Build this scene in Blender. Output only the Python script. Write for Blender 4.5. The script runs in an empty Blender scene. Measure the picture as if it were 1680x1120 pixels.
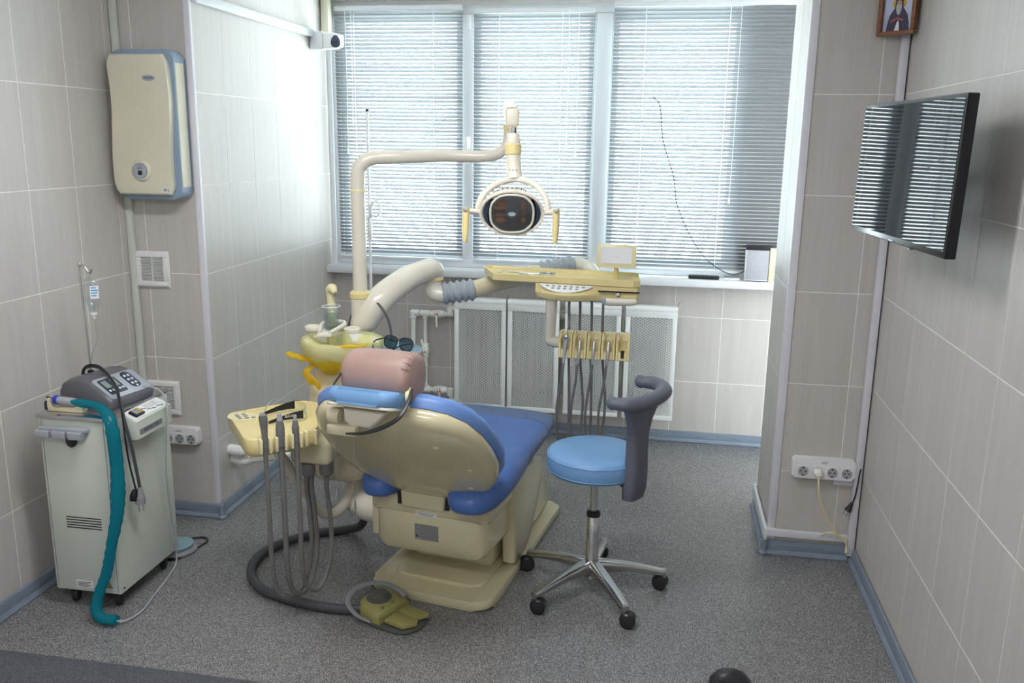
import bpy, bmesh, math, random
from mathutils import Vector, Matrix
random.seed(5)
PI = math.pi
SC = bpy.context.scene
COL = SC.collection

# ------------------------------------------------------------------ camera
def make_camera():
    yaw, pitch, roll = .1685, -.2252, .0148
    cy, sy, cp, sp = math.cos(yaw), math.sin(yaw), math.cos(pitch), math.sin(pitch)
    fwd = Vector((-sy*cp, cy*cp, sp)); right = Vector((cy, sy, 0)); up = right.cross(fwd)
    r2 = right*math.cos(roll)+up*math.sin(roll); u2 = up*math.cos(roll)-right*math.sin(roll)
    cd = bpy.data.cameras.new('camera'); co = bpy.data.objects.new('camera', cd); COL.objects.link(co)
    m = Matrix((r2, u2, -fwd)).transposed().to_4x4(); m.translation = (2.0405, -3.6494, 1.7938)
    co.matrix_world = m
    cd.sensor_width = 36; cd.lens = 36*1434.95/1680; cd.clip_start = .05; cd.clip_end = 200
    SC.camera = co
make_camera()

# ------------------------------------------------------------------ world, daylight, exposure
SKY_STRENGTH = 9.5
LAMP_STRENGTH = 17.5
w = bpy.data.worlds.new('World'); SC.world = w; w.use_nodes = True
nt = w.node_tree; bg = nt.nodes['Background']
tc = nt.nodes.new('ShaderNodeTexCoord'); sx = nt.nodes.new('ShaderNodeSeparateXYZ'); cr = nt.nodes.new('ShaderNodeValToRGB')
nt.links.new(tc.outputs['Generated'], sx.inputs[0]); nt.links.new(sx.outputs['Z'], cr.inputs[0])
cr.color_ramp.elements[0].position = .0; cr.color_ramp.elements[0].color = (.84, .91, .95, 1)
cr.color_ramp.elements[1].position = .6; cr.color_ramp.elements[1].color = (.86, .94, 1, 1)
nt.links.new(cr.outputs[0], bg.inputs[0]); bg.inputs[1].default_value = SKY_STRENGTH
def window_portal():
    l = bpy.data.lights.new('daylight_portal', 'AREA'); l.shape = 'RECTANGLE'; l.size = 2.5; l.size_y = 1.6
    l.cycles.is_portal = True
    o = bpy.data.objects.new('daylight_portal', l); COL.objects.link(o)
    o.location = (1.25, 1.80, 1.80); o.rotation_euler = (-PI/2, 0, 0)
window_portal()
vs = SC.view_settings
vs.view_transform = 'Standard'; vs.look = 'None'; vs.gamma = 1; vs.use_curve_mapping = False; vs.exposure = 1.35

# ------------------------------------------------------------------ materials
def mat(name, col, rough=.5, metal=0, spec=.5, var=0, scale=8, bump=0, bscale=200, coat=0, trans=0, emit=None, estr=0, alpha=1, ior=1.45, stretch=(1,1,1)):
    m = bpy.data.materials.new(name); m.use_nodes = True
    n = m.node_tree; p = n.nodes['Principled BSDF']; L = n.links.new
    p.inputs['Base Color'].default_value = (*col, 1); p.inputs['Roughness'].default_value = rough
    p.inputs['Metallic'].default_value = metal; p.inputs['Specular IOR Level'].default_value = spec
    p.inputs['Coat Weight'].default_value = coat; p.inputs['Coat Roughness'].default_value = .08
    p.inputs['Transmission Weight'].default_value = trans; p.inputs['IOR'].default_value = ior
    p.inputs['Alpha'].default_value = alpha
    if emit: p.inputs['Emission Color'].default_value = (*emit, 1); p.inputs['Emission Strength'].default_value = estr
    if var or bump:
        t = n.nodes.new('ShaderNodeTexCoord'); mp = n.nodes.new('ShaderNodeMapping'); mp.inputs['Scale'].default_value = stretch
        L(t.outputs['Object'], mp.inputs[0])
    if var:
        no = n.nodes.new('ShaderNodeTexNoise'); no.inputs['Scale'].default_value = scale; no.inputs['Detail'].default_value = 5
        L(mp.outputs[0], no.inputs['Vector'])
        rp = n.nodes.new('ShaderNodeValToRGB')
        rp.color_ramp.elements[0].position = .3; rp.color_ramp.elements[1].position = .7
        rp.color_ramp.elements[0].color = (*[c*(1-var) for c in col], 1); rp.color_ramp.elements[1].color = (*[min(1, c*(1+var)) for c in col], 1)
        L(no.outputs['Fac'], rp.inputs[0]); L(rp.outputs[0], p.inputs['Base Color'])
    if bump:
        nb = n.nodes.new('ShaderNodeTexNoise'); nb.inputs['Scale'].default_value = bscale; nb.inputs['Detail'].default_value = 3
        L(mp.outputs[0], nb.inputs['Vector'])
        b = n.nodes.new('ShaderNodeBump'); b.inputs['Strength'].default_value = bump; b.inputs['Distance'].default_value = .004
        L(nb.outputs['Fac'], b.inputs['Height']); L(b.outputs[0], p.inputs['Normal'])
    return m

def tile_mat(name, a, b, rough):
    m = bpy.data.materials.new(name); m.use_nodes = True
    n = m.node_tree; p = n.nodes['Principled BSDF']; L = n.links.new
    t = n.nodes.new('ShaderNodeTexCoord'); oi = n.nodes.new('ShaderNodeObjectInfo')
    ad = n.nodes.new('ShaderNodeVectorMath'); ad.operation = 'MULTIPLY_ADD'; ad.inputs[1].default_value = (1, 1, 1)
    cb = n.nodes.new('ShaderNodeCombineXYZ'); mu = n.nodes.new('ShaderNodeMath'); mu.operation = 'MULTIPLY'; mu.inputs[1].default_value = 37
    L(oi.outputs['Random'], mu.inputs[0]); L(mu.outputs[0], cb.inputs[0]); L(mu.outputs[0], cb.inputs[2])
    L(t.outputs['Object'], ad.inputs[0]); L(cb.outputs[0], ad.inputs[2])
    mp = n.nodes.new('ShaderNodeMapping'); mp.inputs['Scale'].default_value = (130, 1, 4); L(ad.outputs[0], mp.inputs[0])
    no = n.nodes.new('ShaderNodeTexNoise'); no.inputs['Scale'].default_value = 1; no.inputs['Detail'].default_value = 4; no.inputs['Roughness'].default_value = .6
    L(mp.outputs[0], no.inputs['Vector'])
    mp2 = n.nodes.new('ShaderNodeMapping'); mp2.inputs['Scale'].default_value = (22, 1, 1.5); L(ad.outputs[0], mp2.inputs[0])
    n2 = n.nodes.new('ShaderNodeTexNoise'); n2.inputs['Scale'].default_value = 1; n2.inputs['Detail'].default_value = 2; L(mp2.outputs[0], n2.inputs['Vector'])
    av = n.nodes.new('ShaderNodeMix'); av.inputs[0].default_value = .5; L(no.outputs['Fac'], av.inputs[2]); L(n2.outputs['Fac'], av.inputs[3])
    rp = n.nodes.new('ShaderNodeValToRGB'); rp.color_ramp.elements[0].position = .32; rp.color_ramp.elements[1].position = .68
    rp.color_ramp.elements[0].color = (*a, 1); rp.color_ramp.elements[1].color = (*b, 1)
    L(av.outputs[0], rp.inputs[0]); L(rp.outputs[0], p.inputs['Base Color'])
    p.inputs['Roughness'].default_value = rough; p.inputs['Specular IOR Level'].default_value = .5
    bp = n.nodes.new('ShaderNodeBump'); bp.inputs['Strength'].default_value = .08; bp.inputs['Distance'].default_value = .002
    L(no.outputs['Fac'], bp.inputs['Height']); L(bp.outputs[0], p.inputs['Normal'])
    return m

def floor_mat(name, cols, rough):
    m = bpy.data.materials.new(name); m.use_nodes = True
    n = m.node_tree; p = n.nodes['Principled BSDF']; L = n.links.new
    t = n.nodes.new('ShaderNodeTexCoord')
    v = n.nodes.new('ShaderNodeTexVoronoi'); v.inputs['Scale'].default_value = 400; L(t.outputs['Object'], v.inputs['Vector'])
    s = n.nodes.new('ShaderNodeSeparateColor'); L(v.outputs['Color'], s.inputs[0])
    rp = n.nodes.new('ShaderNodeValToRGB'); rp.color_ramp.interpolation = 'CONSTANT'
    es = rp.color_ramp.elements; es[0].position = 0; es[0].color = (*cols[0], 1); es[1].position = .22; es[1].color = (*cols[1], 1)
    e = es.new(.55); e.color = (*cols[2], 1); e = es.new(.82); e.color = (*cols[3], 1)
    L(s.outputs[0], rp.inputs[0])
    no = n.nodes.new('ShaderNodeTexNoise'); no.inputs['Scale'].default_value = 2.5; no.inputs['Detail'].default_value = 3; L(t.outputs['Object'], no.inputs['Vector'])
    mr = n.nodes.new('ShaderNodeMapRange'); mr.inputs['To Min'].default_value = .9; mr.inputs['To Max'].default_value = 1.1; L(no.outputs['Fac'], mr.inputs[0])
    mx = n.nodes.new('ShaderNodeMix'); mx.data_type = 'RGBA'; mx.blend_type = 'MULTIPLY'; mx.inputs[0].default_value = 1
    L(rp.outputs[0], mx.inputs[6]); L(mr.outputs[0], mx.inputs[7]); L(mx.outputs[2], p.inputs['Base Color'])
    p.inputs['Roughness'].default_value = rough; p.inputs['Specular IOR Level'].default_value = .45
    b = n.nodes.new('ShaderNodeBump'); b.inputs['Strength'].default_value = .15; b.inputs['Distance'].default_value = .001
    L(v.outputs['Distance'], b.inputs['Height']); L(b.outputs[0], p.inputs['Normal'])
    return m

def mix_mat(name, kind, col, fac, rough=.1):
    """kind 'pane': see-through with a little gloss; 'leaf': diffuse with translucency; 'film': tinted see-through plastic"""
    m = bpy.data.materials.new(name); m.use_nodes = True
    n = m.node_tree; n.nodes.remove(n.nodes['Principled BSDF']); out = n.nodes['Material Output']; L = n.links.new
    mx = n.nodes.new('ShaderNodeMixShader'); mx.inputs[0].default_value = fac; L(mx.outputs[0], out.inputs[0])
    if kind == 'pane':
        a = n.nodes.new('ShaderNodeBsdfTransparent'); a.inputs[0].default_value = (*col, 1)
        g = n.nodes.new('ShaderNodeBsdfGlossy'); g.inputs['Roughness'].default_value = rough
        L(a.outputs[0], mx.inputs[1]); L(g.outputs[0], mx.inputs[2])
    elif kind == 'leaf':
        a = n.nodes.new('ShaderNodeBsdfPrincipled'); a.inputs['Base Color'].default_value = (*col, 1); a.inputs['Roughness'].default_value = rough
        g = n.nodes.new('ShaderNodeBsdfTranslucent'); g.inputs[0].default_value = (*col, 1)
        L(a.outputs[0], mx.inputs[1]); L(g.outputs[0], mx.inputs[2])
    else:
        a = n.nodes.new('ShaderNodeBsdfTransparent'); a.inputs[0].default_value = (*[min(1, c*1.1+.05) for c in col], 1)
        p = n.nodes.new('ShaderNodeBsdfPrincipled'); p.inputs['Base Color'].default_value = (*col, 1); p.inputs['Roughness'].default_value = rough
        t = n.nodes.new('ShaderNodeTexCoord'); no = n.nodes.new('ShaderNodeTexNoise'); no.inputs['Scale'].default_value = 45; L(t.outputs['Object'], no.inputs['Vector'])
        b = n.nodes.new('ShaderNodeBump'); b.inputs['Strength'].default_value = .6; b.inputs['Distance'].default_value = .006
        L(no.outputs['Fac'], b.inputs['Height']); L(b.outputs[0], p.inputs['Normal'])
        tl = n.nodes.new('ShaderNodeBsdfTranslucent'); tl.inputs[0].default_value = (*col, 1)
        m2 = n.nodes.new('ShaderNodeMixShader'); m2.inputs[0].default_value = .6; L(p.outputs[0], m2.inputs[1]); L(tl.outputs[0], m2.inputs[2])
        L(m2.outputs[0], mx.inputs[1]); L(a.outputs[0], mx.inputs[2])
    return m

M = {}
M['tile'] = tile_mat('wall_tile', (.50, .47, .445), (.57, .54, .513), .44)
M['grout'] = mat('grout', (.86, .85, .82), .8, var=.03, scale=40)
M['plaster'] = mat('plaster', (.74, .74, .72), .8, var=.03, scale=6)
M['floor'] = floor_mat('speckled_linoleum', [(.085, .085, .089), (.155, .151, .151), (.245, .238, .238), (.38, .37, .37)], .21)
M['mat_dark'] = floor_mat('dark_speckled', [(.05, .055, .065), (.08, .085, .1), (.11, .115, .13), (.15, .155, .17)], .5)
M['skirt'] = mat('blue_grey_plastic', (.20, .245, .31), .3, var=.18, scale=14, stretch=(1, 1, 18))
M['pvc'] = mat('white_pvc', (.68, .70, .73), .28, var=.02, scale=5)
M['pvc_lilac'] = mat('lilac_white_pvc', (.72, .71, .76), .35, var=.03, scale=5)
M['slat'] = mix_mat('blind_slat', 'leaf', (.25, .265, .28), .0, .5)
M['cord'] = mat('white_cord', (.85, .87, .88), .6)
M['pane'] = mix_mat('window_glass', 'pane', (.93, .97, .96), .06, .02)
M['cream'] = mat('cream_plastic', (.66, .60, .42), .22, var=.04, scale=5, coat=.3)
M['cream_olive'] = mat('cream_gloss_plastic', (.62, .56, .365), .13, var=.04, scale=4, coat=.5)
M['ivory'] = mat('ivory_paint', (.70, .66, .56), .25, var=.03, scale=6, coat=.3)
M['yellow'] = mat('yellow_plastic', (.74, .62, .30), .3, var=.04, scale=8, coat=.2)
M['paleyellow'] = mat('pale_yellow_plastic', (.76, .70, .42), .35, var=.03, scale=8)
M['greyhose'] = mat('grey_hose', (.165, .16, .158), .45, var=.06, scale=20)
M['darkhose'] = mat('dark_hose', (.07, .07, .08), .5, var=.1, scale=25)
M['bellow'] = mat('grey_rubber', (.36, .40, .43), .5, var=.05, scale=12)
M['black'] = mat('black_plastic', (.015, .015, .018), .35, var=.1, scale=20)
M['blackrub'] = mat('black_rubber', (.02, .02, .022), .7, var=.1, scale=30)
M['steel'] = mat('steel', (.62, .62, .62), .25, 1, var=.05, scale=20)
M['chrome'] = mat('chrome', (.75, .75, .76), .12, 1, var=.02, scale=9)
M['castalu'] = mat('polished_aluminium', (.50, .49, .48), .22, 1, var=.05, scale=12)
M['blue'] = mat('blue_leatherette', (.075, .16, .44), .32, var=.08, scale=7, bump=.06, bscale=350)
M['bluelight'] = mat('light_blue_leatherette', (.17, .34, .60), .36, var=.05, scale=7, bump=.05, bscale=350)
M['bluemid'] = mat('mid_blue_leatherette', (.13, .245, .55), .32, var=.06, scale=7, bump=.05, bscale=350)
M['brown'] = mat('dusty_pink_leatherette', (.36, .235, .205), .38, var=.08, scale=9, bump=.12, bscale=60)
M['greypad'] = mat('slate_grey_pu', (.115, .12, .155), .45, var=.07, scale=12, bump=.08, bscale=250)
M['cabinet'] = mat('pale_green_enamel', (.60, .635, .575), .38, var=.03, scale=4)
M['greyplast'] = mat('mid_grey_plastic', (.23, .235, .255), .38, var=.05, scale=10)
M['silver'] = mat('silver_plastic', (.42, .44, .49), .3, .2, var=.04, scale=10)
M['navy'] = mat('navy_panel', (.03, .045, .075), .3, var=.06, scale=20)
M['lcd'] = mat('lcd', (.30, .36, .33), .25, var=.08, scale=18)
M['btn'] = mat('pale_button', (.72, .75, .80), .4, var=.02, scale=20)
M['bluegrey'] = mat('blue_grey_plastic_case', (.25, .33, .43), .35, var=.05, scale=8)
M['recirc'] = mat('cream_case_plastic', (.66, .63, .50), .35, var=.03, scale=6)
M['consolegrey'] = mat('console_grey', (.12, .12, .135), .36, var=.05, scale=10)
M['saline'] = mix_mat('saline', 'pane', (.95, .97, .98), .08, .03)
M['knobgrey'] = mat('dark_grey_rubber', (.085, .09, .082), .5, var=.06, scale=15)
M['white'] = mat('white_plastic', (.80, .80, .80), .35, var=.02, scale=10)
M['whitepipe'] = mat('white_pipe', (.80, .80, .76), .35, var=.03, scale=10)
M['enamel'] = mat('white_enamel', (.82, .84, .83), .35, var=.03, scale=6)
M['red'] = mat('red_plastic', (.55, .02, .03), .35, var=.05, scale=20)
M['paper'] = mat('white_label', (.80, .80, .80), .6, var=.03, scale=50)
M['ink'] = mat('dark_ink', (.03, .03, .045), .6, var=.05, scale=50)
M['warn'] = mat('warning_yellow', (.72, .48, .03), .5, var=.05, scale=50)
M['plate'] = mat('grey_plate', (.30, .30, .30), .4, .4, var=.1, scale=60)
M['teal'] = mix_mat('teal_film', 'film', (.02, .40, .50), .28, .12)
M['bagyel'] = mix_mat('yellow_bag_film', 'film', (.95, .74, .09), .28, .2)
M['bagpale'] = mix_mat('pale_bag_film', 'film', (.96, .93, .62), .36, .2)
M['wrap'] = mix_mat('clear_wrap', 'film', (.62, .68, .74), .55, .1)
M['cup'] = mix_mat('clear_cup', 'pane', (.96, .98, .99), .14, .08)
M['water'] = mix_mat('water', 'pane', (.86, .95, .96), .07, .03)
M['milky'] = mix_mat('milky_glass', 'film', (.62, .80, .84), .25, .05)
M['lens'] = mix_mat('clear_lens', 'pane', (.92, .95, .93), .12, .05)
M['sunlens'] = mix_mat('blue_lens', 'pane', (.20, .40, .50), .12, .05)
M['screen'] = mat('tv_screen', (.004, .005, .006), .03, spec=.12, var=.1, scale=3)
M['tvblack'] = mat('tv_bezel', (.008, .008, .012), .22, var=.1, scale=20)
M['wood'] = mat('brown_frame_wood', (.22, .085, .04), .35, var=.25, scale=10, stretch=(1, 1, 8))
M['dark'] = mat('dark_recess', (.02, .02, .02), .8, var=.1, scale=20)
M['reflector'] = mat('lamp_reflector', (.10, .09, .11), .07, .85, var=.3, scale=18)
M['amber'] = mat('amber_glint_paint', (.34, .12, .04), .06, .6, var=.35, scale=30)
M['radiator'] = mat('radiator_enamel', (.50, .49, .44), .4, var=.04, scale=8)
M['lampglow'] = mat('lamp_diffuser', (.9, .9, .9), .5, emit=(.98, .98, 1), estr=LAMP_STRENGTH, var=.01, scale=5)
M['yellowcard'] = mat('pale_yellow_card', (.78, .76, .46), .6, var=.03, scale=30)
M['cyan'] = mat('cyan_print', (.05, .35, .62), .6, var=.05, scale=30)
M['routergrey'] = mat('grey_mesh_plastic', (.38, .385, .42), .5, var=.06, scale=120)
M['robe'] = mat('print_dark_robe', (.06, .05, .09), .6, var=.3, scale=60)
M['printsky'] = mat('print_pale_sky', (.50, .56, .72), .6, var=.15, scale=20)
M['printgold'] = mat('print_gold', (.62, .38, .06), .6, var=.1, scale=40)
M['printskin'] = mat('print_skin', (.42, .30, .22), .6, var=.15, scale=60)
M['printbeard'] = mat('print_grey_beard', (.48, .46, .44), .6, var=.2, scale=90)
M['printred'] = mat('print_red', (.40, .10, .10), .6, var=.2, scale=60)

# ------------------------------------------------------------------ mesh helpers
V = Vector
def nb(): return bmesh.new()
def add(bm, verts, faces):
    vs = [bm.verts.new(v) for v in verts]
    for f in faces:
        try: bm.faces.new([vs[i] for i in f])
        except ValueError: pass
    return vs
def merge(bm, other, Mx=None):
    if Mx is not None: other.transform(Mx)
    me = bpy.data.meshes.new('tmp'); other.to_mesh(me); bm.from_mesh(me); bpy.data.meshes.remove(me); other.free()
def box(bm, c, s, bev=0, seg=2, rot=None, edges=None):
    t = bmesh.new(); bmesh.ops.create_cube(t, size=1)
    bmesh.ops.scale(t, vec=s, verts=t.verts)
    if bev: bmesh.ops.bevel(t, geom=[e for e in t.edges if edges is None or edges(e)], offset=bev, segments=seg, affect='EDGES', profile=.5)
    m = Matrix.Translation(c)
    if rot is not None: m = m @ (rot if isinstance(rot, Matrix) else Matrix.Rotation(rot, 4, 'Z'))
    merge(bm, t, m); return bm
def bb(bm, a, b, bev=0, seg=2):
    return box(bm, [(a[i]+b[i])/2 for i in range(3)], [abs(b[i]-a[i]) for i in range(3)], bev, seg)
def frame_at(d):
    d = d.normalized(); a = V((0, 0, 1)) if abs(d.z) < .95 else V((1, 0, 0))
    x = d.cross(a).normalized(); return x, x.cross(d).normalized()
def spline(pts, n):
    P = [V(p) for p in pts]
    if n <= 1 or len(P) < 3: return P
    o = []
    for i in range(len(P)-1):
        p0, p1, p2, p3 = P[max(i-1, 0)], P[i], P[i+1], P[min(i+2, len(P)-1)]
        for k in range(n):
            t = k/n; o.append(.5*((2*p1)+(p2-p0)*t+(2*p0-5*p1+4*p2-p3)*t*t+(3*p1-p0-3*p2+p3)*t**3))
    return o+[P[-1]]
def tube(bm, pts, r, seg=10, n=6, cap=True, flat=1.0):
    """sweep a circle (or an ellipse when flat is not 1) along a smoothed path; r a number or a list over the control points"""
    P = spline(pts, n); k = len(P)
    if isinstance(r, (list, tuple)):
        m = len(r)-1; R = []
        for i in range(k):
            u = i/(k-1)*m; a = min(int(u), m-1); R.append(r[a]+(r[a+1]-r[a])*(u-a))
    else: R = [r]*k
    d = (P[1]-P[0]); x, y = frame_at(d); rings = []
    for i in range(k):
        dd = (P[min(i+1, k-1)]-P[max(i-1, 0)]).normalized()
        x = (x-dd*x.dot(dd)).normalized(); y = dd.cross(x)
        rings.append([P[i]+(x*math.cos(2*PI*j/seg)+y*math.sin(2*PI*j/seg)*flat)*R[i] for j in range(seg)])
    return loft(bm, rings, cap)
def loft(bm, rings, cap=True, closed=False):
    vs = [[bm.verts.new(p) for p in r] for r in rings]; s = len(rings[0]); K = len(vs)
    for i in range(K if closed else K-1):
        a, b = vs[i], vs[(i+1) % K]
        for j in range(s):
            try: bm.faces.new([a[j], a[(j+1) % s], b[(j+1) % s], b[j]])
            except ValueError: pass
    if cap and not closed:
        bm.faces.new(list(reversed(vs[0]))); bm.faces.new(vs[-1])
    return bm
def lathe(bm, prof, c=(0, 0, 0), axis=(0, 0, 1), seg=28, sx=1, sy=1):
    ax = V(axis).normalized(); x, y = frame_at(ax)
    if abs(ax.z) > .95: x, y = V((1, 0, 0)), V((0, 1, 0))*(1 if ax.z > 0 else -1)
    c = V(c)
    rings = [[c+ax*z+(x*math.cos(2*PI*j/seg)*sx+y*math.sin(2*PI*j/seg)*sy)*max(r, 1e-5) for j in range(seg)] for r, z in prof]
    return loft(bm, rings, True)
def rr(w, h, r, n=5):
    o = []
    for cx, cy, a0 in ((w/2-r, h/2-r, 0), (-w/2+r, h/2-r, 90), (-w/2+r, -h/2+r, 180), (w/2-r, -h/2+r, 270)):
        for i in range(n+1):
            a = math.radians(a0+90*i/n); o.append((cx+r*math.cos(a), cy+r*math.sin(a)))
    return o
def ell(a, b, n=32): return [(a*math.cos(2*PI*i/n), b*math.sin(2*PI*i/n)) for i in range(n)]
def prism(bm, out, z0, z1, Mx=None, bev=0, seg=2):
    t = bmesh.new()
    lo = [t.verts.new((x, y, z0)) for x, y in out]; hi = [t.verts.new((x, y, z1)) for x, y in out]; n = len(out)
    t.faces.new(list(reversed(lo))); t.faces.new(hi)
    for i in range(n): t.faces.new([lo[i], lo[(i+1) % n], hi[(i+1) % n], hi[i]])
    if bev:
        es = [e for e in t.edges if abs(e.verts[0].co.z-e.verts[1].co.z) < 1e-6]
        bmesh.ops.bevel(t, geom=es, offset=bev, segments=seg, affect='EDGES', profile=.5)
    merge(bm, t, Mx); return bm
def basis(o, x, y):
    """matrix whose local x, y axes are given world directions"""
    x = V(x).normalized(); y = V(y); y = (y-x*y.dot(x)).normalized(); z = x.cross(y)
    m = Matrix((x, y, z)).transposed().to_4x4(); m.translation = V(o); return m
XZ = lambda o: basis(o, (1, 0, 0), (0, 0, 1))        # outline in the X-Z plane, extruded towards -Y
YZ = lambda o: basis(o, (0, -1, 0), (0, 0, 1))       # outline in the Y-Z plane, extruded towards -X

# ------------------------------------------------------------------ object helpers
BASE = {}
def tag(o, label=None, cat=None, group=None, kind=None):
    if label: o['label'] = label
    if cat: o['category'] = cat
    if group: o['group'] = group
    if kind: o['kind'] = kind
    return o
def thing(name, label, cat, loc=(0, 0, 0), rz=0, group=None, rot=None):
    o = bpy.data.objects.new(name, None); COL.objects.link(o); o.empty_display_size = .05
    m = Matrix.Translation(loc) @ (rot.to_4x4() if rot is not None else Matrix.Rotation(rz, 4, 'Z'))
    o.matrix_world = m; BASE[o.name] = m
    return tag(o, label, cat, group)
def obj(name, bm, m, parent=None, world=True, angle=38, smooth=True):
    """one mesh object; with a parent and world=True the geometry given in room coordinates is moved into the parent's own"""
    if parent is not None:
        Mp = BASE[parent.name]
        if world: bm.transform(Mp.inverted())
    bmesh.ops.recalc_face_normals(bm, faces=bm.faces)
    me = bpy.data.meshes.new(name); bm.to_mesh(me); bm.free()
    if smooth:
        me.shade_smooth(); me.set_sharp_from_angle(angle=math.radians(angle))
    me.materials.append(M[m] if isinstance(m, str) else m)
    o = bpy.data.objects.new(name, me); COL.objects.link(o)
    if parent is not None: o.parent = parent; BASE[o.name] = BASE[parent.name]
    return o
def solo(name, bm, m, label, cat, loc, group=None, angle=38):
    """a thing that is one mesh: geometry in room coordinates, origin moved to loc"""
    bm.transform(Matrix.Translation(V(loc)).inverted())
    o = obj(name, bm, m, angle=angle); o.location = loc; BASE[o.name] = Matrix.Translation(loc)
    return tag(o, label, cat, group)
def struct(name, bm, m, parent=None, label=None):
    o = obj(name, bm, m, parent)
    if parent is None:
        BASE[o.name] = Matrix.Identity(4); tag(o, label, kind='structure')
    return o
def text(name, s, size, m, parent, Mx, depth=.0003, align='CENTER'):
    cu = bpy.data.curves.new('t', 'FONT'); cu.body = s; cu.size = size; cu.extrude = depth; cu.align_x = align; cu.align_y = 'CENTER'; cu.resolution_u = 2
    to = bpy.data.objects.new('t', cu); COL.objects.link(to)
    me = bpy.data.meshes.new_from_object(to); bpy.data.objects.remove(to)
    bm = bmesh.new(); bm.from_mesh(me); bpy.data.meshes.remove(me); bm.transform(Mx)
    return obj(name, bm, m, parent, smooth=False)
# ================================================================== THE ROOM
XL, XR, XW, YB, YP, YPB = -.361, 2.578, 2.949, 1.60, .141, .66     # left wall, pier side, right wall, window wall, pier front/back
HC = 2.585; YF = -4.6
TW, TH = .2774, .40
ZJ = .382
GT = .006                                                          # tile thickness proud of the grout bed
floor_bm = nb(); bb(floor_bm, (XL-.1, YF, -.06), (XW+.6, YB+.3, 0)); struct('floor', floor_bm, 'floor')
ceil_bm = nb(); bb(ceil_bm, (XL-.1, YF, HC), (XW+.6, YB+.3, HC+.08)); struct('ceiling', ceil_bm, 'plaster')
def wallbox(name, a, b, m='grout'):
    t = nb(); bb(t, a, b); return struct(name, t, m)
wall_left = wallbox('wall_left', (XL-.1, YF, 0), (XL, 0, HC))
wall_left_pier = wallbox('wall_left_pier', (XL-.1, 0, 0), (0, YB+.3, HC))
wall_right_pier = wallbox('wall_right_pier', (XR, YP, 0), (XW+.1, YPB, HC))
wall_right = wallbox('wall_right', (XW, YF, 0), (XW+.1, YP, HC))
wall_right_niche = wallbox('wall_right_niche', (XW+.25, YPB, 0), (XW+.35, YB+.3, HC), 'plaster')
wall_front = wallbox('wall_front', (XL-.1, YF-.1, 0), (XW+.1, YF, HC), 'plaster')
t = nb(); bb(t, (0, YB, 0), (XW+.25, YB+.3, .985)); bb(t, (2.475, YB+.001, .985), (XW+.25, YB+.3, HC)); bb(t, (0, YB, HC-.025), (2.475, YB+.3, HC))
wall_back = struct('wall_back', t, 'grout')

TILE_MESH = {}
def tile_mesh(w, h):
    k = (round(w, 4), round(h, 4))
    if k in TILE_MESH: return TILE_MESH[k]
    bm = nb(); box(bm, (0, 0, 0), (w, .008, h), .0012, 1)
    bmesh.ops.recalc_face_normals(bm, faces=bm.faces)
    me = bpy.data.meshes.new('tile'); bm.to_mesh(me); bm.free(); me.materials.append(M['tile']); TILE_MESH[k] = me; return me
def tiles(wall, p0, d, u0, u1, z0, z1, uo, zo=ZJ):
    """lay tiles on a wall face: p0 the corner, d the direction along it, the face normal being d rotated -90 degrees"""
    d = V(d); nrm = V((d.y, -d.x, 0)); g = .0012
    rot = math.atan2(d.y, d.x)
    k0 = math.floor((u0-uo)/TW)-1; k1 = math.ceil((u1-uo)/TW)+1
    for k in range(k0, k1):
        a, b = max(u0, uo+k*TW), min(u1, uo+(k+1)*TW)
        if b-a < .008: continue
        for r in range(-2, 8):
            c, e = max(z0, zo+r*TH), min(z1, zo+(r+1)*TH)
            if e-c < .008: continue
            o = bpy.data.objects.new('tile', tile_mesh(b-a-g*2, e-c-g*2)); COL.objects.link(o); o.parent = wall
            q = V(p0)+d*((a+b)/2)+nrm*-.0032; o.location = (q.x, q.y, (c+e)/2); o.rotation_euler = (0, 0, rot)
tiles(wall_left, (XL, 0, 0), (0, 1, 0), -3.2, 0, 0, HC, -.065)                 # faces +X
tiles(wall_left_pier, (XL, 0, 0), (1, 0, 0), 0, -XL, 0, HC, -XL-TW)             # pier front, faces -Y
tiles(wall_left_pier, (0, 0, 0), (0, 1, 0), 0, YB, 0, HC, .2717)               # niche side, faces +X
tiles(wall_back, (0, YB, 0), (1, 0, 0), 0, XW+.2, 0, .985, .4723)
tiles(wall_right_pier, (XR, YP, 0), (1, 0, 0), 0, XW-XR, 0, HC, 0, .394)
tiles(wall_right_pier, (XR, YPB, 0), (0, -1, 0), 0, YPB-YP, 0, HC, YPB-YP-TW, .394)
tiles(wall_right, (XW, YP, 0), (0, -1, 0), 0, 3.3, 0, HC, YP+.0773-TW, .394)

# --- skirting boards: extruded blue-grey plastic profile with a rounded lip
SK = [(0, 0), (.022, 0), (.024, .006), (.018, .016), (.012, .022), (.013, .03), (.010, .05), (.007, .062), (0, .066)]
def skirting(name, p0, p1, nrm, m='skirt'):
    p0, p1, nrm = V(p0), V(p1), V(nrm); bm = nb()
    loft(bm, [[p+nrm*(x+.0056)+V((0, 0, z+.0005)) for x, z in SK] for p in (p0, p1)]); return struct(name, bm, m)
skirting('baseboard_left', (XL, -3.2, 0), (XL, -.005, 0), (1, 0, 0))
skirting('baseboard_left_pier', (XL+.03, 0, 0), (.03, 0, 0), (0, -1, 0))
skirting('baseboard_niche', (0, -.03, 0), (0, YB-.03, 0), (1, 0, 0))
skirting('baseboard_back', (.03, YB, 0), (XW+.2, YB, 0), (0, -1, 0))
skirting('baseboard_right_pier', (XR-.03, YP, 0), (XW-.03, YP, 0), (0, -1, 0))
skirting('baseboard_right_pier_side', (XR, YPB, 0), (XR, YP-.03, 0), (-1, 0, 0))
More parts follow.
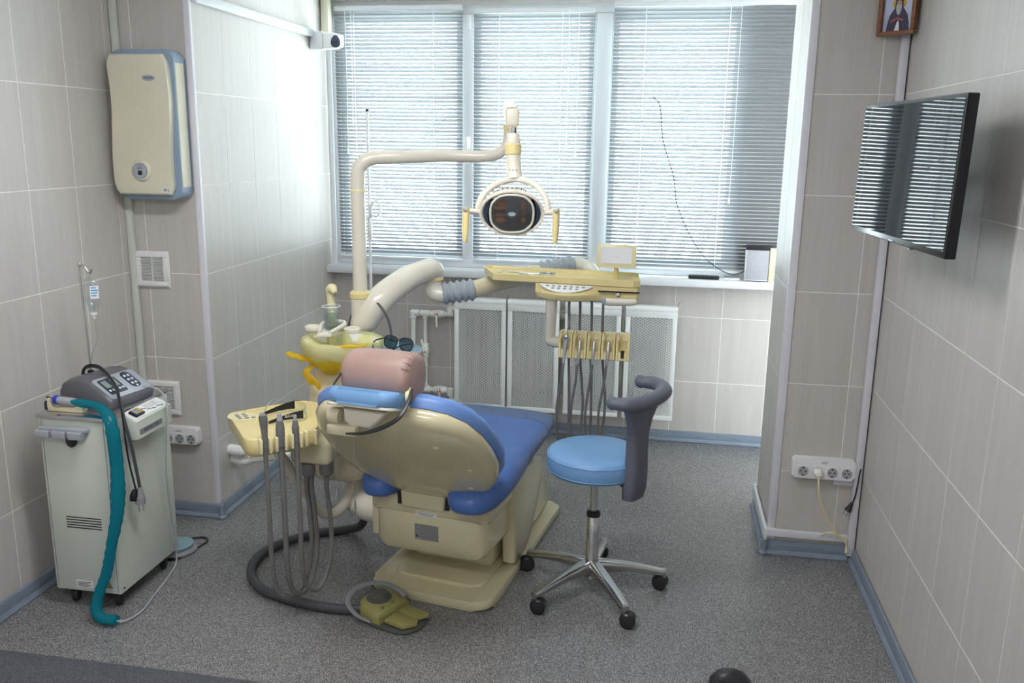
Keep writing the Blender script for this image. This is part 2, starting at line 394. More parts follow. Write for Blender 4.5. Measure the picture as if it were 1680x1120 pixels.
skirting('baseboard_right', (XW, YP-.005, 0), (XW, -3.2, 0), (-1, 0, 0))
def corner_cap(name, x, y):
    bm = nb(); lathe(bm, [(.020, .001), (.021, .012), (.014, .02), (.0145, .05), (.010, .07), (0, .074)], (x, y, 0), seg=16); struct(name, bm, 'skirt')
corner_cap('trim_1', .020, -.020); corner_cap('trim_2', XR-.020, YP-.020)
# --- corner profiles and cable ducts
def trim(name, a, b, m='pvc_lilac', bev=.003):
    bm = nb(); bb(bm, a, b, bev); return struct(name, bm, m)
trim('trim_3', (-.022, -.0075, .068), (.0075, .012, HC))          # outer corner of the left pier
trim('trim_4', (XL+.004, -.026, .0), (XL+.034, -.006, HC), 'cabinet')  # inner corner duct, left
trim('trim_5', (XR-.0075, YP-.0075, .07), (XR+.026, YP+.018, HC))  # outer corner of the right pier
trim('trim_6', (XW-.036, YP-.036, .03), (XW-.007, YP-.006, HC))    # inner corner duct, right
trim('trim_7', (XR-.012, YP-.024, .088), (XW-.036, YP-.006, .122))  # low duct on the right pier
trim('trim_8', (XR-.022, YP-.024, .068), (XR-.0065, YPB, .122), 'pvc')  # low duct round the pier's side
trim('trim_9', (.006, .02, 2.352), (.030, 1.31, 2.392), 'pvc')     # high duct on the niche side
trim('trim_10', (XW-.118, YP-.018, .352), (XW-.036, YP-.006, .378))  # short duct to the sockets
trim('trim_11', (.010, 1.47, 2.37), (.055, 1.53, HC), 'recirc')    # conduit above the camera
trim('trim_12', (-.0, YB-.035, .99), (.030, YB-.002, HC), 'pvc')    # strip in the window corner
trim('trim_13', (-.001, .45, 2.515), (.10, 1.02, 2.555), 'pvc')     # box duct under the ceiling
# --- dark threshold strip at the near edge of the floor
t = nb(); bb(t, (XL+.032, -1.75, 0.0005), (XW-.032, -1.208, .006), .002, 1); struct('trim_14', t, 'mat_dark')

# --- window: white frame with three lights, glass, sill
def window():
    ya, yb = YB-.02, YB+.05
    t = nb()
    z0, z1, x0, x1 = 1.03, HC-.028, .03, 2.475
    bb(t, (x0, ya, z0), (x1, yb, z0+.055), .004); bb(t, (x0, ya, z1-.05), (x1, yb, z1), .004)
    bb(t, (x0, ya, z0+.055), (x0+.045, yb, z1-.05), .004); bb(t, (x1-.05, ya, z0+.055), (x1, yb, z1-.05), .004)
    fr = struct('window_1', t, 'pvc')
    for a, b in ((.836, .900), (1.612, 1.70)):
        t = nb(); bb(t, (a, ya-.001, z0+.055), (b, yb-.001, z1-.05), .005); obj('mullion', t, 'pvc', fr)
    for a, b in ((.075, .836), (.900, 1.612), (1.70, 2.425)):           # sashes
        t = nb(); w_ = .042; ys = (ya+.012, yb-.012); c, d = z0+.055, z1-.05
        bb(t, (a, ys[0], c), (b, ys[1], c+w_), .004); bb(t, (a, ys[0], d-w_), (b, ys[1], d), .004)
        bb(t, (a, ys[0], c+w_), (a+w_, ys[1], d-w_), .004); bb(t, (b-w_, ys[0], c+w_), (b, ys[1], d-w_), .004)
        s = obj('sash', t, 'pvc', fr)
        t = nb(); bb(t, (a+w_-.005, YB+.012, c+w_-.005), (b-w_+.005, YB+.020, d-w_+.005)); obj('pane', t, 'pane', s, smooth=False)
    t = nb()                                                            # handle on the first mullion
    box(t, (.868, ya-.012, 1.78), (.026, .024, .07), .006); tube(t, [(.868, ya-.03, 1.80), (.868, ya-.055, 1.80), (.872, ya-.06, 1.76), (.874, ya-.055, 1.66)], .009, 10, 4)
    obj('handle', t, 'white', fr)
    t = nb(); bb(t, (.862, ya-.012, 2.42), (.882, ya, 2.50), .003); obj('hinge', t, 'white', fr)
    t = nb(); bb(t, (.001, 1.455, .985), (2.95, YB+.02, 1.030), .006); si = struct('window_2', t, 'pvc', label='white window sill board')
    # outer reveal and outside ground so that the opening is a real hole in a wall
    t = nb(); bb(t, (-.1, YB+.05, .985), (.03, YB+.3, HC)); struct('wall_back_reveal', t, 'plaster')
window()
# --- blinds
def slat_mesh(L):
    bm = nb(); pr = []
    for i in range(5):
        u = -1+i/2; pr.append((u*.0125, .0022*(1-u*u)))
    top = pr; bot = [(y, z-.0006) for y, z in reversed(pr)]
    ring = top+bot
    loft(bm, [[V((x, y, z)) for y, z in ring] for x in (-L/2, L/2)])
    bmesh.ops.recalc_face_normals(bm, faces=bm.faces)
    me = bpy.data.meshes.new('slat'); bm.to_mesh(me); bm.free(); me.shade_smooth(); me.set_sharp_from_angle(angle=.6); me.materials.append(M['slat']); return me
def blind(x0, x1, y, ztop, zbot, label, tilt, pitch, cords, tangled=0):
    L = x1-x0; cx = (x0+x1)/2
    b = thing('window_blind', label, 'blind', (cx, y, zbot))
    t = nb(); bb(t, (x0, y-.014, ztop-.028), (x1, y+.014, ztop), .003); obj('head_rail', t, 'pvc', b)
    t = nb(); bb(t, (x0, y-.012, zbot), (x1, y+.012, zbot+.012), .004); obj('bottom_rail', t, 'pvc', b)
    me = slat_mesh(L); z = ztop-.042; k = 0
    while z > zbot+.02:
        s = bpy.data.objects.new('slat', me); COL.objects.link(s); s.parent = b
        s.location = (0, random.uniform(-.0012, .0012), z-zbot); s.rotation_euler = (tilt+random.uniform(-.03, .03), random.uniform(-.0009, .0009), 0)
        z -= pitch; k += 1
    for f in cords:
        xx = x0+L*f; t = nb()
        for yy in (y-.0135, y+.0135): tube(t, [(xx, yy, zbot+.006), (xx, yy, ztop-.02)], .0019, 5, 1)
        obj('ladder_cord', t, 'cord', b)
    return b
TILT, PITCH = math.radians(-43), .0215
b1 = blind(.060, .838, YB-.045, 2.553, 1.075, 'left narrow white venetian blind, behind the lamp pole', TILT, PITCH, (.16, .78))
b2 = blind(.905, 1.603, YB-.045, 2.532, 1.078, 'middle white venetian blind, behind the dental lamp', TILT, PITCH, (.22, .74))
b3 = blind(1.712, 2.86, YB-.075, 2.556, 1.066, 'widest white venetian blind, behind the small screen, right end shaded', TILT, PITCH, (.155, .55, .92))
def pull(bld, x, y, z0, z1, name='pull_cord'):
    t = nb(); tube(t, [(x, y, z1), (x+.004, y-.002, (z0+z1)/2), (x, y, z0)], .0014, 6, 4)
    lathe(t, [(.002, 0), (.005, -.004), (.006, -.03), (.003, -.036)], (x, y, z0), seg=10); obj(name, t, 'cord', bld)
pull(b2, 1.46, YB-.07, 1.79, 2.52); pull(b2, 1.515, YB-.07, 1.74, 2.52); pull(b1, .135, YB-.07, 1.74, 2.53, 'tilt_wand'); pull(b1, .17, YB-.07, 1.92, 2.53)
pull(b3, 2.40, YB-.10, 1.50, 2.53)
# --- ceiling lamps (above the frame) that light the room
def ceiling_lamp(x, y, L, rz, label):
    o = thing('ceiling_lamp', label, 'lamp', (x, y, HC), rz, 'fluorescent ceiling lamps')
    t = nb(); box(t, (0, 0, -.02), (L, .2, .04), .006); obj('housing', t, 'white', o, world=False)
    t = nb(); prism(t, rr(L-.04, .16, .02), -.062, -.0405, None, .008); obj('diffuser', t, 'lampglow', o, world=False)
    return o
ceiling_lamp(1.25, -3.40, 1.2, 0, 'long fluorescent ceiling lamp nearest the entrance')
ceiling_lamp(1.15, -1.40, 1.2, 0, 'long fluorescent ceiling lamp nearer the dental chair')
# ================================================================== WALL FIXTURES
def recirculator():
    o = thing('air_recirculator', 'cream wall-mounted air recirculator with blue-grey caps and a round control badge', 'air purifier', (-.172, -.006, 1.525))
    w_, h_ = .292, .625; cx, cz = -.172, 1.836
    def S(a): return XZ((cx, a, cz))
    t = nb(); prism(t, rr(w_, h_, .035), .0, .095, S(-.007), .012, 3); obj('case', t, 'bluegrey', o)
    t = nb(); prism(t, rr(w_+.003, h_-.10, .006), .018, .085, S(-.007), .004); obj('side_band', t, 'recirc', o)
    # wavy front cover
    out = []; n = 24; W2, H2 = .125, .292
    def wob(v): return .008*math.sin(v*PI*1.0+.4)
    for i in range(n+1):
        v = -1+2*i/n; k = .012*max(0, abs(v)-.93)/.07
        out.append((W2+wob(v)-k*1.2, v*H2))
    for i in range(n+1):
        v = 1-2*i/n; k = .012*max(0, abs(v)-.93)/.07
        out.append((-W2+wob(v)-.018+k*1.2, v*H2))
    t = nb(); prism(t, out, .095, .128, S(-.007), .01, 3); fc = obj('front_cover', t, 'recirc', o)
    yF = -.1365
    t = nb(); prism(t, ell(.030, .013), 0, .0025, XZ((cx+.047, yF+.001, cz+.195)), .001); bd = obj('oval_badge', t, 'silver', fc)
    t = nb(); prism(t, ell(.0325, .0155), 0, .0012, XZ((cx+.047, yF+.001, cz+.195))); obj('badge_rim', t, 'navy', bd) if False else t.free()
    text('badge_print', 'DESAR', .014, 'navy', fc, XZ((cx+.047, yF-.0022, cz+.195)))
    t = nb(); lathe(t, [(.048, 0), (.046, .004), (.037, .010), (.034, .0105), (.034, .007), (0, .007)], (cx-.018, yF+.002, cz-.190), (0, -1, 0), 32, sx=1, sy=1); obj('control_ring', t, 'recirc', fc)
    t = nb(); lathe(t, [(.0335, 0), (.0335, .010), (0, .0102)], (cx-.018, yF, cz-.190), (0, -1, 0), 32); cd = obj('control_disc', t, 'silver', fc)
    t = nb(); lathe(t, [(.0335, 0), (.0335, .0008), (.029, .0008), (.029, 0)], (cx-.018, yF-.0100, cz-.190), (0, -1, 0), 32); obj('disc_rim', t, 'bluegrey', fc)
    t = nb(); bb(t, (cx-.030, yF-.0115, cz-.184), (cx-.006, yF-.010, cz-.174)); bb(t, (cx-.027, yF-.0115, cz-.171), (cx-.010, yF-.010, cz-.168)); obj('display', t, 'plate', fc)
    t = nb(); bb(t, (cx-.027, yF-.0125, cz-.208), (cx-.009, yF-.010, cz-.190), .001); obj('power_switch', t, 'black', fc)
    t = nb(); bb(t, (cx+.074, yF-.0008, cz-.282), (cx+.112, yF+.001, cz-.262)); obj('number_sticker', t, 'paper', fc)
    text('sticker_print', '№5', .0185, 'ink', fc, XZ((cx+.094, yF-.0012, cz-.272)))
recirculator()

def vent(label, x, z):
    o = thing('vent_grille', label, 'vent', (x, -.004, z), 0, 'square vent grilles on the left pier')
    t = nb(); s = .154
    for a, b in (((-s/2, -s/2), (s/2, -s/2+.022)), ((-s/2, s/2-.022), (s/2, s/2)), ((-s/2, -s/2+.022), (-s/2+.022, s/2-.022)), ((s/2-.022, -s/2+.022), (s/2, s/2-.022))):
        bb(t, (x+a[0], -.020, z+a[1]), (x+b[0], -.002, z+b[1]), .004)
    bb(t, (x-s/2-.006, -.010, z-s/2-.006), (x+s/2+.006, -.002, z-s/2+.010), .003); bb(t, (x-s/2-.006, -.010, z+s/2-.010), (x+s/2+.006, -.002, z+s/2+.006), .003)
    bb(t, (x-s/2-.006, -.010, z-s/2+.010), (x-s/2+.010, -.0025, z+s/2-.010), .003); bb(t, (x+s/2-.010, -.010, z-s/2+.010), (x+s/2+.006, -.0025, z+s/2-.010), .003)
    obj('frame', t, 'white', o)
    t = nb(); bb(t, (x-.06, -.005, z-.06), (x+.06, -.0015, z+.06)); obj('backing', t, 'dark', o)
    t = nb(); bb(t, (x-.002, -.017, z-.058), (x+.002, -.006, z+.058)); obj('centre_bar', t, 'white', o)
    bm = nb(); box(bm, (0, 0, 0), (.112, .009, .0028), 0, 1, Matrix.Rotation(math.radians(-28), 4, 'X')); s0 = None
    for i in range(17):
        if s0 is None: s0 = obj('louvre', bm, 'white', o, world=False); q = s0
        else: q = s0.copy(); COL.objects.link(q)
        q.location = (0, -.007, -.0545+i*.0068)
vent('white square vent grille under the air recirculator, upper of the two', -.252, 1.198)
vent('white square vent grille behind the equipment trolley, lower of the two', -.245, .587)

def sockets(name, label, x0, x1, z0, z1, yw, n, first):
    o = thing(name, label, 'socket', ((x0+x1)/2, yw-.002, z0))
    t = nb(); prism(t, rr(x1-x0, z1-z0, .012), 0, .040, XZ(((x0+x1)/2, yw-.001, (z0+z1)/2)), .010, 3); obj('box', t, 'white', o)
    cz = (z0+z1)/2-.012; step = .0605 if n == 4 else .058
    for i in range(n):
        cx = first+i*step
        t = nb(); bb(t, (cx-.0275, yw-.0425, cz-.027), (cx+.0275, yw-.040, cz+.027), .001, 1); m_ = obj('socket_insert', t, 'white', o)
        t = nb(); lathe(t, [(.0215, .0), (.0215, .003), (.0195, .003), (.0195, .0008), (.0, .0008)], (cx, yw-.0432, cz), (0, -1, 0), 24); obj('well', t, 'routergrey', m_)
        t = nb()
        for dx in (-.0095, .0095): lathe(t, [(.0032, 0), (.0032, .0015), (0, .0016)], (cx+dx, yw-.0442, cz), (0, -1, 0), 10)
        for dz in (-.0165, .0165): bb(t, (cx-.004, yw-.0448, cz+dz-.003), (cx+.004, yw-.0430, cz+dz+.003))
        obj('contacts', t, 'dark', m_)
    t = nb(); bb(t, ((x0+x1)/2-.02, yw-.0417, z1-.021), ((x0+x1)/2+.02, yw-.0405, z1-.009)); st = obj('voltage_sticker', t, 'paper', o)
    text('voltage_print', '220 В', .011, 'ink', o, XZ(((x0+x1)/2, yw-.0418, z1-.015)))
    return o
sockets('triple_socket', 'white triple wall socket on the left pier behind the trolley', -.262, -.068, .372, .452, 0, 3, -.218)
sockets('quadruple_socket', 'white quadruple wall socket low on the right pier', 2.648, 2.912, .382, .472, YP, 4, 2.695)

def cctv():
    o = thing('security_camera', 'white security camera with a dark lens window beside the blind', 'camera', (.006, 1.335, 2.335))
    t = nb(); bb(t, (.006, 1.30, 2.285), (.085, 1.37, 2.385), .006); obj('mount', t, 'pvc', o)
    R = basis((.075, 1.335, 2.333), (.955, -.29, -.02), (0, 0, 1))
    t = nb(); loft(t, [[R @ V((x, y*k, -z*k)) for y, z in rr(.088, .072, .012)] for x, k in ((.0, 1), (.070, 1), (.085, .98), (.125, .72))]); hd = obj('housing', t, 'white', o)
    out = []
    for i in range(28):
        a = 2*PI*i/28; out.append((.026*math.cos(a)*(1-.25*math.sin(a)), .034*math.sin(a)-.002))
    t = nb(); Ml = basis(R @ V((.112, -.004, .034)), (R.to_3x3() @ V((.80, 0, -.6))), (0, 0, 1)); prism(t, out, 0, .006, Ml, .002); obj('lens_window', t, 'navy', o)
    t = nb(); lathe(t, [(.008, 0), (.008, .004), (0, .005)], R @ V((.116, -.010, .036)), R.to_3x3() @ V((.6, 0, .8)), 14); obj('lens', t, 'black', o)
    t = nb(); tube(t, [R @ V((.025, .040, .037)), R @ V((.025, 0, .0375)), R @ V((.025, -.040, .037))], .0015, 6, 4); obj('seam', t, 'plate', o)
cctv()

def tv():
    c = V((2.7395, -.786, 1.7185)); yw, ti = .095, .022
    n = V((-math.cos(yw)*math.cos(ti), -math.sin(yw)*math.cos(ti), math.sin(ti))); hx = V((math.sin(yw), -math.cos(yw), 0)); up = n.cross(hx)
    m = Matrix((hx, up, n)).transposed().to_4x4(); m.translation = c
    o = thing('television', 'black flat television on a bracket on the right wall, reflecting the blinds', 'television', c)
    W, H = .82, .425
    t = nb(); prism(t, rr(W, H, .005, 2), -.030, 0, m, .003); obj('cabinet', t, 'tvblack', o)
    t = nb(); prism(t, rr(W*.8, H*.75, .03), -.055, -.029, m, .012); obj('back_cover', t, 'black', o)
    t = nb(); prism(t, rr(W-.022, H-.030, .002, 1), .0002, .0012, m @ Matrix.Translation((0, .004, 0))); obj('screen', t, 'screen', o, smooth=False)
    t = nb(); bb(t, (-.018, -H/2+.004, .0005), (.018, -H/2+.008, .0016)); t.transform(m); obj('maker_mark', t, 'silver', o)
    t = nb(); bb(t, (.12, -H/2-.006, -.02), (.14, -H/2+.002, -.008)); t.transform(m); obj('infrared_sensor', t, 'black', o)
    t = nb(); pb = m @ V((0, -.02, -.05))
    box(t, (XW-.012, -.52, 1.69), (.016, .08, .14), .004)
    tube(t, [(XW-.02, -.52, 1.69), (XW-.10, -.56, 1.69), pb], .016, 8, 1); box(t, pb, (.02, .12, .12), .004)
    obj('wall_bracket', t, 'black', o)
tv()

def icon():
    a, b = V((2.833, YP-.012)), V((2.942, .020)); d = (b-a); L = d.length; d3 = V((d.x, d.y, 0)).normalized(); nn = V((d3.y, -d3.x, 0))
    z0, h = 2.208, .205; c = V(((a.x+b.x)/2, (a.y+b.y)/2, z0+h/2))+nn*.006
    m = basis(c, d3, (0, 0, 1)); o = thing('icon_picture', 'small wood-framed icon of a haloed robed figure in the right corner', 'picture', (c.x, c.y, z0))
    W = L; t = nb(); f = .016
    for p, q in (((-W/2, -h/2), (W/2, -h/2+f)), ((-W/2, h/2-f), (W/2, h/2)), ((-W/2, -h/2+f), (-W/2+f, h/2-f)), ((W/2-f, -h/2+f), (W/2, h/2-f))):
        t2 = nb(); bb(t2, (p[0], p[1], -.004), (q[0], q[1], .022), .003); merge(t, t2, m)
    obj('frame', t, 'wood', o)
    t = nb(); bb(t, (-W/2+.01, -h/2+.01, -.003), (W/2-.01, h/2-.01, .003)); t.transform(m); obj('print', t, 'printsky', o)
    def flat(nm, out, z, mm):
        q = nb(); prism(q, [(x, -.088+(y+.088)*.76) for x, y in out], z, z+.0006, m); obj(nm, q, mm, o, smooth=False)
    flat('halo', [(x*.028, y*.028+.045) for x, y in ell(1, 1, 24)], .0031, 'printgold')
    flat('robe', [(-.048, -.088), (.048, -.088), (.044, -.05), (.036, -.01), (.022, .016), (.014, .03), (-.014, .03), (-.022, .016), (-.036, -.01), (-.044, -.05)], .0038, 'robe')
    flat('hood', [(-.017, .02), (.017, .02), (.016, .07), (.010, .082), (-.010, .082), (-.016, .07)], .0045, 'robe')
    flat('face', [(x*.010, y*.014+.046) for x, y in ell(1, 1, 18)], .0052, 'printskin')
    flat('beard', [(-.010, .04), (.010, .04), (.012, .02), (.006, -.004), (0, -.012), (-.006, -.004), (-.012, .02)], .0059, 'printbeard')
    flat('cuffs', [(-.030, -.035), (-.004, -.020), (.022, -.032), (.022, -.042), (-.004, -.030), (-.030, -.045)], .0059, 'printred')
    flat('scroll', [(-.012, -.088), (.010, -.088), (.006, -.05), (.002, -.035), (-.004, -.05)], .0066, 'paper')
icon()

# --- plugs and cords on the right pier
def cable(name, pts, r, m, label, cat, group=None, seg=8, n=8):
    t = nb(); tube(t, pts, r, seg, n); return solo(name, t, m, label, cat, pts[0], group)
def cream_plug():
    x = 2.695+.0605; z = .427-.012; y = YP-.043
    o = thing('power_plug', 'cream round plug with its cord in the quadruple wall socket', 'plug', (x, y, z))
    t = nb(); lathe(t, [(.020, 0), (.0205, .010), (.018, .024), (.012, .034), (0, .036)], (x, y, z), (0, -1, 0), 20); obj('plug_body', t, 'whitepipe', o)
    t = nb(); tube(t, [(x, y-.034, z-.003), (x+.003, y-.038, z-.05), (x+.018, y-.03, z-.12), (x+.055, y-.015, z-.205), (x+.10, y-.006, z-.27), (x+.148, y+.012, z-.312), (x+.150, y-.005, .05)], .0042, 8, 8); obj('cord', t, 'paleyellow', o)
cream_plug()
cable('loose_cord', [(2.80, YP-.026, .118), (2.825, YP-.040, .138), (2.86, YP-.040, .132), (2.90, YP-.043, .100), (2.913, YP-.045, .060)], .004, 'paleyellow', 'short cream cord arching over the low white duct on the right pier', 'cord')
def black_plug():
    o = thing('hanging_plug', 'black power plug dangling beside the corner duct on the right pier', 'plug', (2.93, YP-.042, .44))
    pts = [(2.933, YP-.040, .440), (2.928, YP-.046, .425), (2.924, YP-.044, .36), (2.919, YP-.042, .31), (2.908, YP-.042, .278)]
    t = nb(); tube(t, pts, .0032, 8, 6); obj('cord', t, 'black', o)
    t = nb(); tube(t, [(2.910, YP-.042, .284), (2.903, YP-.042, .265), (2.896, YP-.042, .247)], [.006, .011, .016], 12, 4); obj('plug_body', t, 'black', o)
    t = nb()
    for dx in (-.007, .007): tube(t, [(2.894+dx, YP-.042, .249-dx*.5), (2.884+dx, YP-.042, .224-dx*.5)], .0024, 8, 1)
    obj('pins', t, 'steel', o)
black_plug()

# --- on the window sill
def sill_things():
    zs = 1.0305
    o = thing('router_box', 'white box device with a black top on the right end of the sill', 'device', (2.60, 1.487, zs))
    t = nb(); bb(t, (2.512, 1.466, zs+.004), (2.70, 1.508, zs+.180), .003); obj('body', t, 'white', o)
    t = nb(); bb(t, (2.518, 1.4635, zs+.010), (2.695, 1.4665, zs+.178), .001); obj('front_grille', t, 'routergrey', o)
    t = nb(); bb(t, (2.512, 1.462, zs+.180), (2.70, 1.509, zs+.207), .003); obj('top_cap', t, 'black', o)
    t = nb(); bb(t, (2.520, 1.468, zs), (2.69, 1.505, zs+.004)); obj('foot', t, 'black', o)
    t = nb(); bb(t, (2.645, 1.456, zs), (2.725, 1.461, zs+.195), .001); q = solo('card_box', t, 'yellowcard', 'pale yellow upright card in front of the white box on the sill', 'card', (2.685, 1.458, zs))
    t = nb(); bb(t, (2.672, 1.4553, zs+.012), (2.70, 1.4562, zs+.020)); BASE[q.name] = Matrix.Translation((2.685, 1.458, zs)); obj('print_mark', t, 'cyan', q)
    o = thing('remote_control', 'black remote control lying on the window sill', 'remote control', (2.285, 1.50, zs))
    t = nb(); bb(t, (2.200, 1.478, zs), (2.375, 1.520, zs+.020), .007, 3); obj('body', t, 'black', o)
    b0 = None
    for i in range(11):
        for j in range(2):
            if b0 is None:
                t = nb(); box(t, (0, 0, 0), (.009, .008, .004), .001, 1); b0 = obj('button', t, 'greyplast', o, world=False); q = b0
            else: q = b0.copy(); COL.objects.link(q)
            q.location = (-.072+i*.0145, -.008+j*.016, .0215)
    o = thing('adapter_box', 'small grey gadget on the sill beside the white box', 'device', (2.435, 1.51, zs))
    t = nb(); bb(t, (2.400, 1.485, zs), (2.49, 1.54, zs+.012), .004); obj('body', t, 'white', o)
    t = nb(); bb(t, (2.402, 1.487, zs+.012), (2.488, 1.538, zs+.020), .003); obj('lid', t, 'greyplast', o)
    cable('antenna_wire', [(1.948, 1.507, 2.044), (1.988, 1.505, 1.995), (2.015, 1.505, 1.81), (2.084, 1.505, 1.607), (2.118, 1.505, 1.435), (2.227, 1.505, 1.228), (2.32, 1.505, 1.124), (2.41, 1.505, 1.072), (2.46, 1.50, 1.062), (2.514, 1.50, 1.085)], .0026, 'black', 'thin black wire climbing the widest blind from the sill', 'cable', seg=6)
sill_things()

# --- tall rod with clips beside the window
def rod():
    x, y = .318, 1.36
    o = thing('rod_stand', 'tall thin white rod stand with plastic clips in front of the left blind', 'stand', (x, y, 0))
    t = nb(); tube(t, [(x, y, .01), (x, y, 1.955)], .0085, 10, 1); obj('rod', t, 'white', o)
    t = nb(); lathe(t, [(.010, 0), (.0105, .012), (0, .014)], (x, y, 1.948), seg=12); obj('tip', t, 'black', o)
    t = nb(); lathe(t, [(.10, 0), (.10, .008), (.03, .016), (.012, .03), (0, .031)], (x, y, 0), seg=28); obj('foot', t, 'white', o)
    t = nb(); tube(t, [(x, y, 1.20), (x, y, 1.225), (x, y, 1.30), (x, y, 1.325)], [.011, .016, .016, .010], 10, 3); obj('sleeve', t, 'white', o)
    t = nb()
    for sx_ in (-1, 1):
        pts = [(x+sx_*.004, y-.010, 1.335), (x+sx_*.030, y-.022, 1.35), (x+sx_*.062, y-.03, 1.352), (x+sx_*.078, y-.03, 1.385), (x+sx_*.070, y-.03, 1.43), (x+sx_*.045, y-.03, 1.442)]
        tube(t, pts, .012, 8, 5, flat=.6)
    tube(t, [(x+.02, y-.03, 1.345), (x+.025, y-.045, 1.40), (x+.045, y-.045, 1.438)], .009, 8, 5)
    obj('clips', t, 'white', o)
rod()

# --- heating: covers, radiator, pipes
def radiators():
    z0, z1, yf = .172, .845, 1.450
    spans = [(.813, 1.133), (1.144, 1.457), (1.492, 1.824), (1.850, 2.151)]
    names = ['leftmost white mesh radiator cover, beside the valves', 'second white mesh radiator cover from the valves', 'third white mesh radiator cover, behind the hanging hoses', 'rightmost white mesh radiator cover, behind the stool backrest']
    for (a, b), lb in zip(spans, names):
        o = thing('radiator_cover', lb, 'radiator cover', ((a+b)/2, yf, z0), 0, 'mesh radiator covers')
        t = nb(); f = .026
        bb(t, (a, yf, z0+f), (a+f, yf+.018, z1-.05), .003); bb(t, (b-f, yf, z0+f), (b, yf+.018, z1-.05), .003)
        bb(t, (a, yf, z0), (b, yf+.018, z0+f), .003); bb(t, (a, yf, z1-.05), (b, yf+.018, z1), .003)
        bb(t, (a+.0005, yf+.019, z0), (a+.0025, yf+.04, z1)); bb(t, (b-.0025, yf+.019, z0), (b-.0005, yf+.04, z1))
        obj('frame', t, 'enamel', o)
        t = nb(); m = basis((a, yf, z1), (0, 1, 0), (0, 0, 1)); prism(t, [(-.001, -.012), (-.004, .0), (.002, .016), (.04, .020), (.04, .017), (.004, .013)], 0, b-a, m); obj('top_lip', t, 'enamel', o)
        # expanded-metal mesh
        x0, x1, c0, c1 = a+f-.003, b-f+.003, z0+f-.003, z1-.047
        nx = round((x1-x0)/.0245); nz = round((c1-c0)/.0160); px_, pz_ = (x1-x0)/nx, (c1-c0)/nz
        t = nb(); ym = yf+.006; hw = .0025
        def strand(p, q):
            d = V((q[0]-p[0], 0, q[1]-p[1])).normalized(); s = V((-d.z, 0, d.x))*hw; e = V((0, .0011, 0))
            P, Q = V((p[0], ym, p[1])), V((q[0], ym, q[1]))
            add(t, [P+s-e, P-s-e, P-s+e, P+s+e, Q+s-e, Q-s-e, Q-s+e, Q+s+e], [(0, 1, 5, 4), (1, 2, 6, 5), (2, 3, 7, 6), (3, 0, 4, 7)])
        for j in range(nz):
            for i in range(nx):
                cx_, cz_ = x0+(i+.5)*px_, c0+(j+.5)*pz_
                L_, R_, T_, B_ = (cx_-px_/2, cz_), (cx_+px_/2, cz_), (cx_, cz_+pz_/2), (cx_, cz_-pz_/2)
                strand(L_, T_); strand(T_, R_); strand(R_, B_); strand(B_, L_)
        obj('mesh_panel', t, 'enamel', o, smooth=False)
        for xx in (a+.012,):
            t = nb(); tube(t, [(b-.006, yf+.03, z1-.02), (b-.002, yf+.03, z1+.02), (b+.012, yf+.038, z1+.045)], .003, 6, 4); obj('hook', t, 'greyplast', o)
    for k, (a, b, lb) in enumerate(((.84, 1.44, 'cream sectional radiator behind the two left mesh covers'), (1.515, 2.12, 'cream sectional radiator behind the two right mesh covers'))):
        o = thing('radiator', lb, 'radiator', ((a+b)/2, 1.548, .20)); n = 7; st = (b-a)/n; s0 = None
        for i in range(n):
            cx_ = a+st*(i+.5)
            if s0 is None:
                t = nb()
                for dx in (-.0145, .0145): box(t, (dx, 0, .30), (.020, .07, .56), .009, 2)
                lathe(t, [(.026, 0), (.026, st)], (-st/2, 0, .05), (1, 0, 0), 14); lathe(t, [(.026, 0), (.026, st)], (-st/2, 0, .56), (1, 0, 0), 14)
                s0 = obj('section', t, 'radiator', o, world=False); q = s0
            else: q = s0.copy(); COL.objects.link(q)
            q.location = (cx_-(a+b)/2, 0, 0)
    t = nb(); tube(t, [(1.440, 1.548, .76), (1.515, 1.548, .76)], .022, 12, 1); tube(t, [(1.440, 1.548, .25), (1.515, 1.548, .25)], .022, 12, 1)
    solo('radiator_link', t, 'radiator', 'cream link pipes joining the two radiators', 'pipe', (1.4775, 1.548, .25))
    # white pipes with ball valves
    o = thing('heating_pipes', 'white plastic heating pipes with three red-dotted valves left of the radiator covers', 'pipe', (.53, 1.53, 0)); y = 1.530
    def pipe(nm, pts, r=.0145): q = nb(); tube(q, pts, r, 14, 1); return obj(nm, q, 'whitepipe', o)
    def fit(p, d, L=.045, r=.0215): q = nb(); d = V(d).normalized(); lathe(q, [(r-.003, -L/2), (r, -L/2+.003), (r, L/2-.003), (r-.003, L/2)], p, d, 16); return obj('fitting', q, 'whitepipe', o)
    zt, zb = .742, .252
    pipe('pipe', [(.530, y, .0), (.530, y, zt)]); pipe('pipe', [(.530, y, zt), (.79, y, zt)]); pipe('pipe', [(.610, y, zt), (.610, y, zb)], .0115); pipe('pipe', [(.48, y, zb), (.765, y, zb)])
    pipe('pipe', [(.765, y, zb), (.775, y, zb-.02), (.775, y, zb-.055), (.785, y, zb-.07), (.835, y, zb-.07)]); pipe('pipe', [(.765, y, zt), (.780, y, zt+.035), (.835, y, zt+.035)])
    fit((.530, y, zt-.012), (0, 0, 1), .05); fit((.545, y, zt), (1, 0, 0), .05); fit((.610, y, zt), (1, 0, 0), .06); fit((.610, y, zt-.02), (0, 0, 1), .03, .017); fit((.610, y, zb+.02), (0, 0, 1), .03, .017); fit((.610, y, zb), (1, 0, 0), .06); fit((.768, y, zt+.02), (0, 0, 1), .05); fit((.770, y, zb-.01), (0, 0, 1), .05); fit((.78, y, zb-.068), (1, 0, 0), .04)
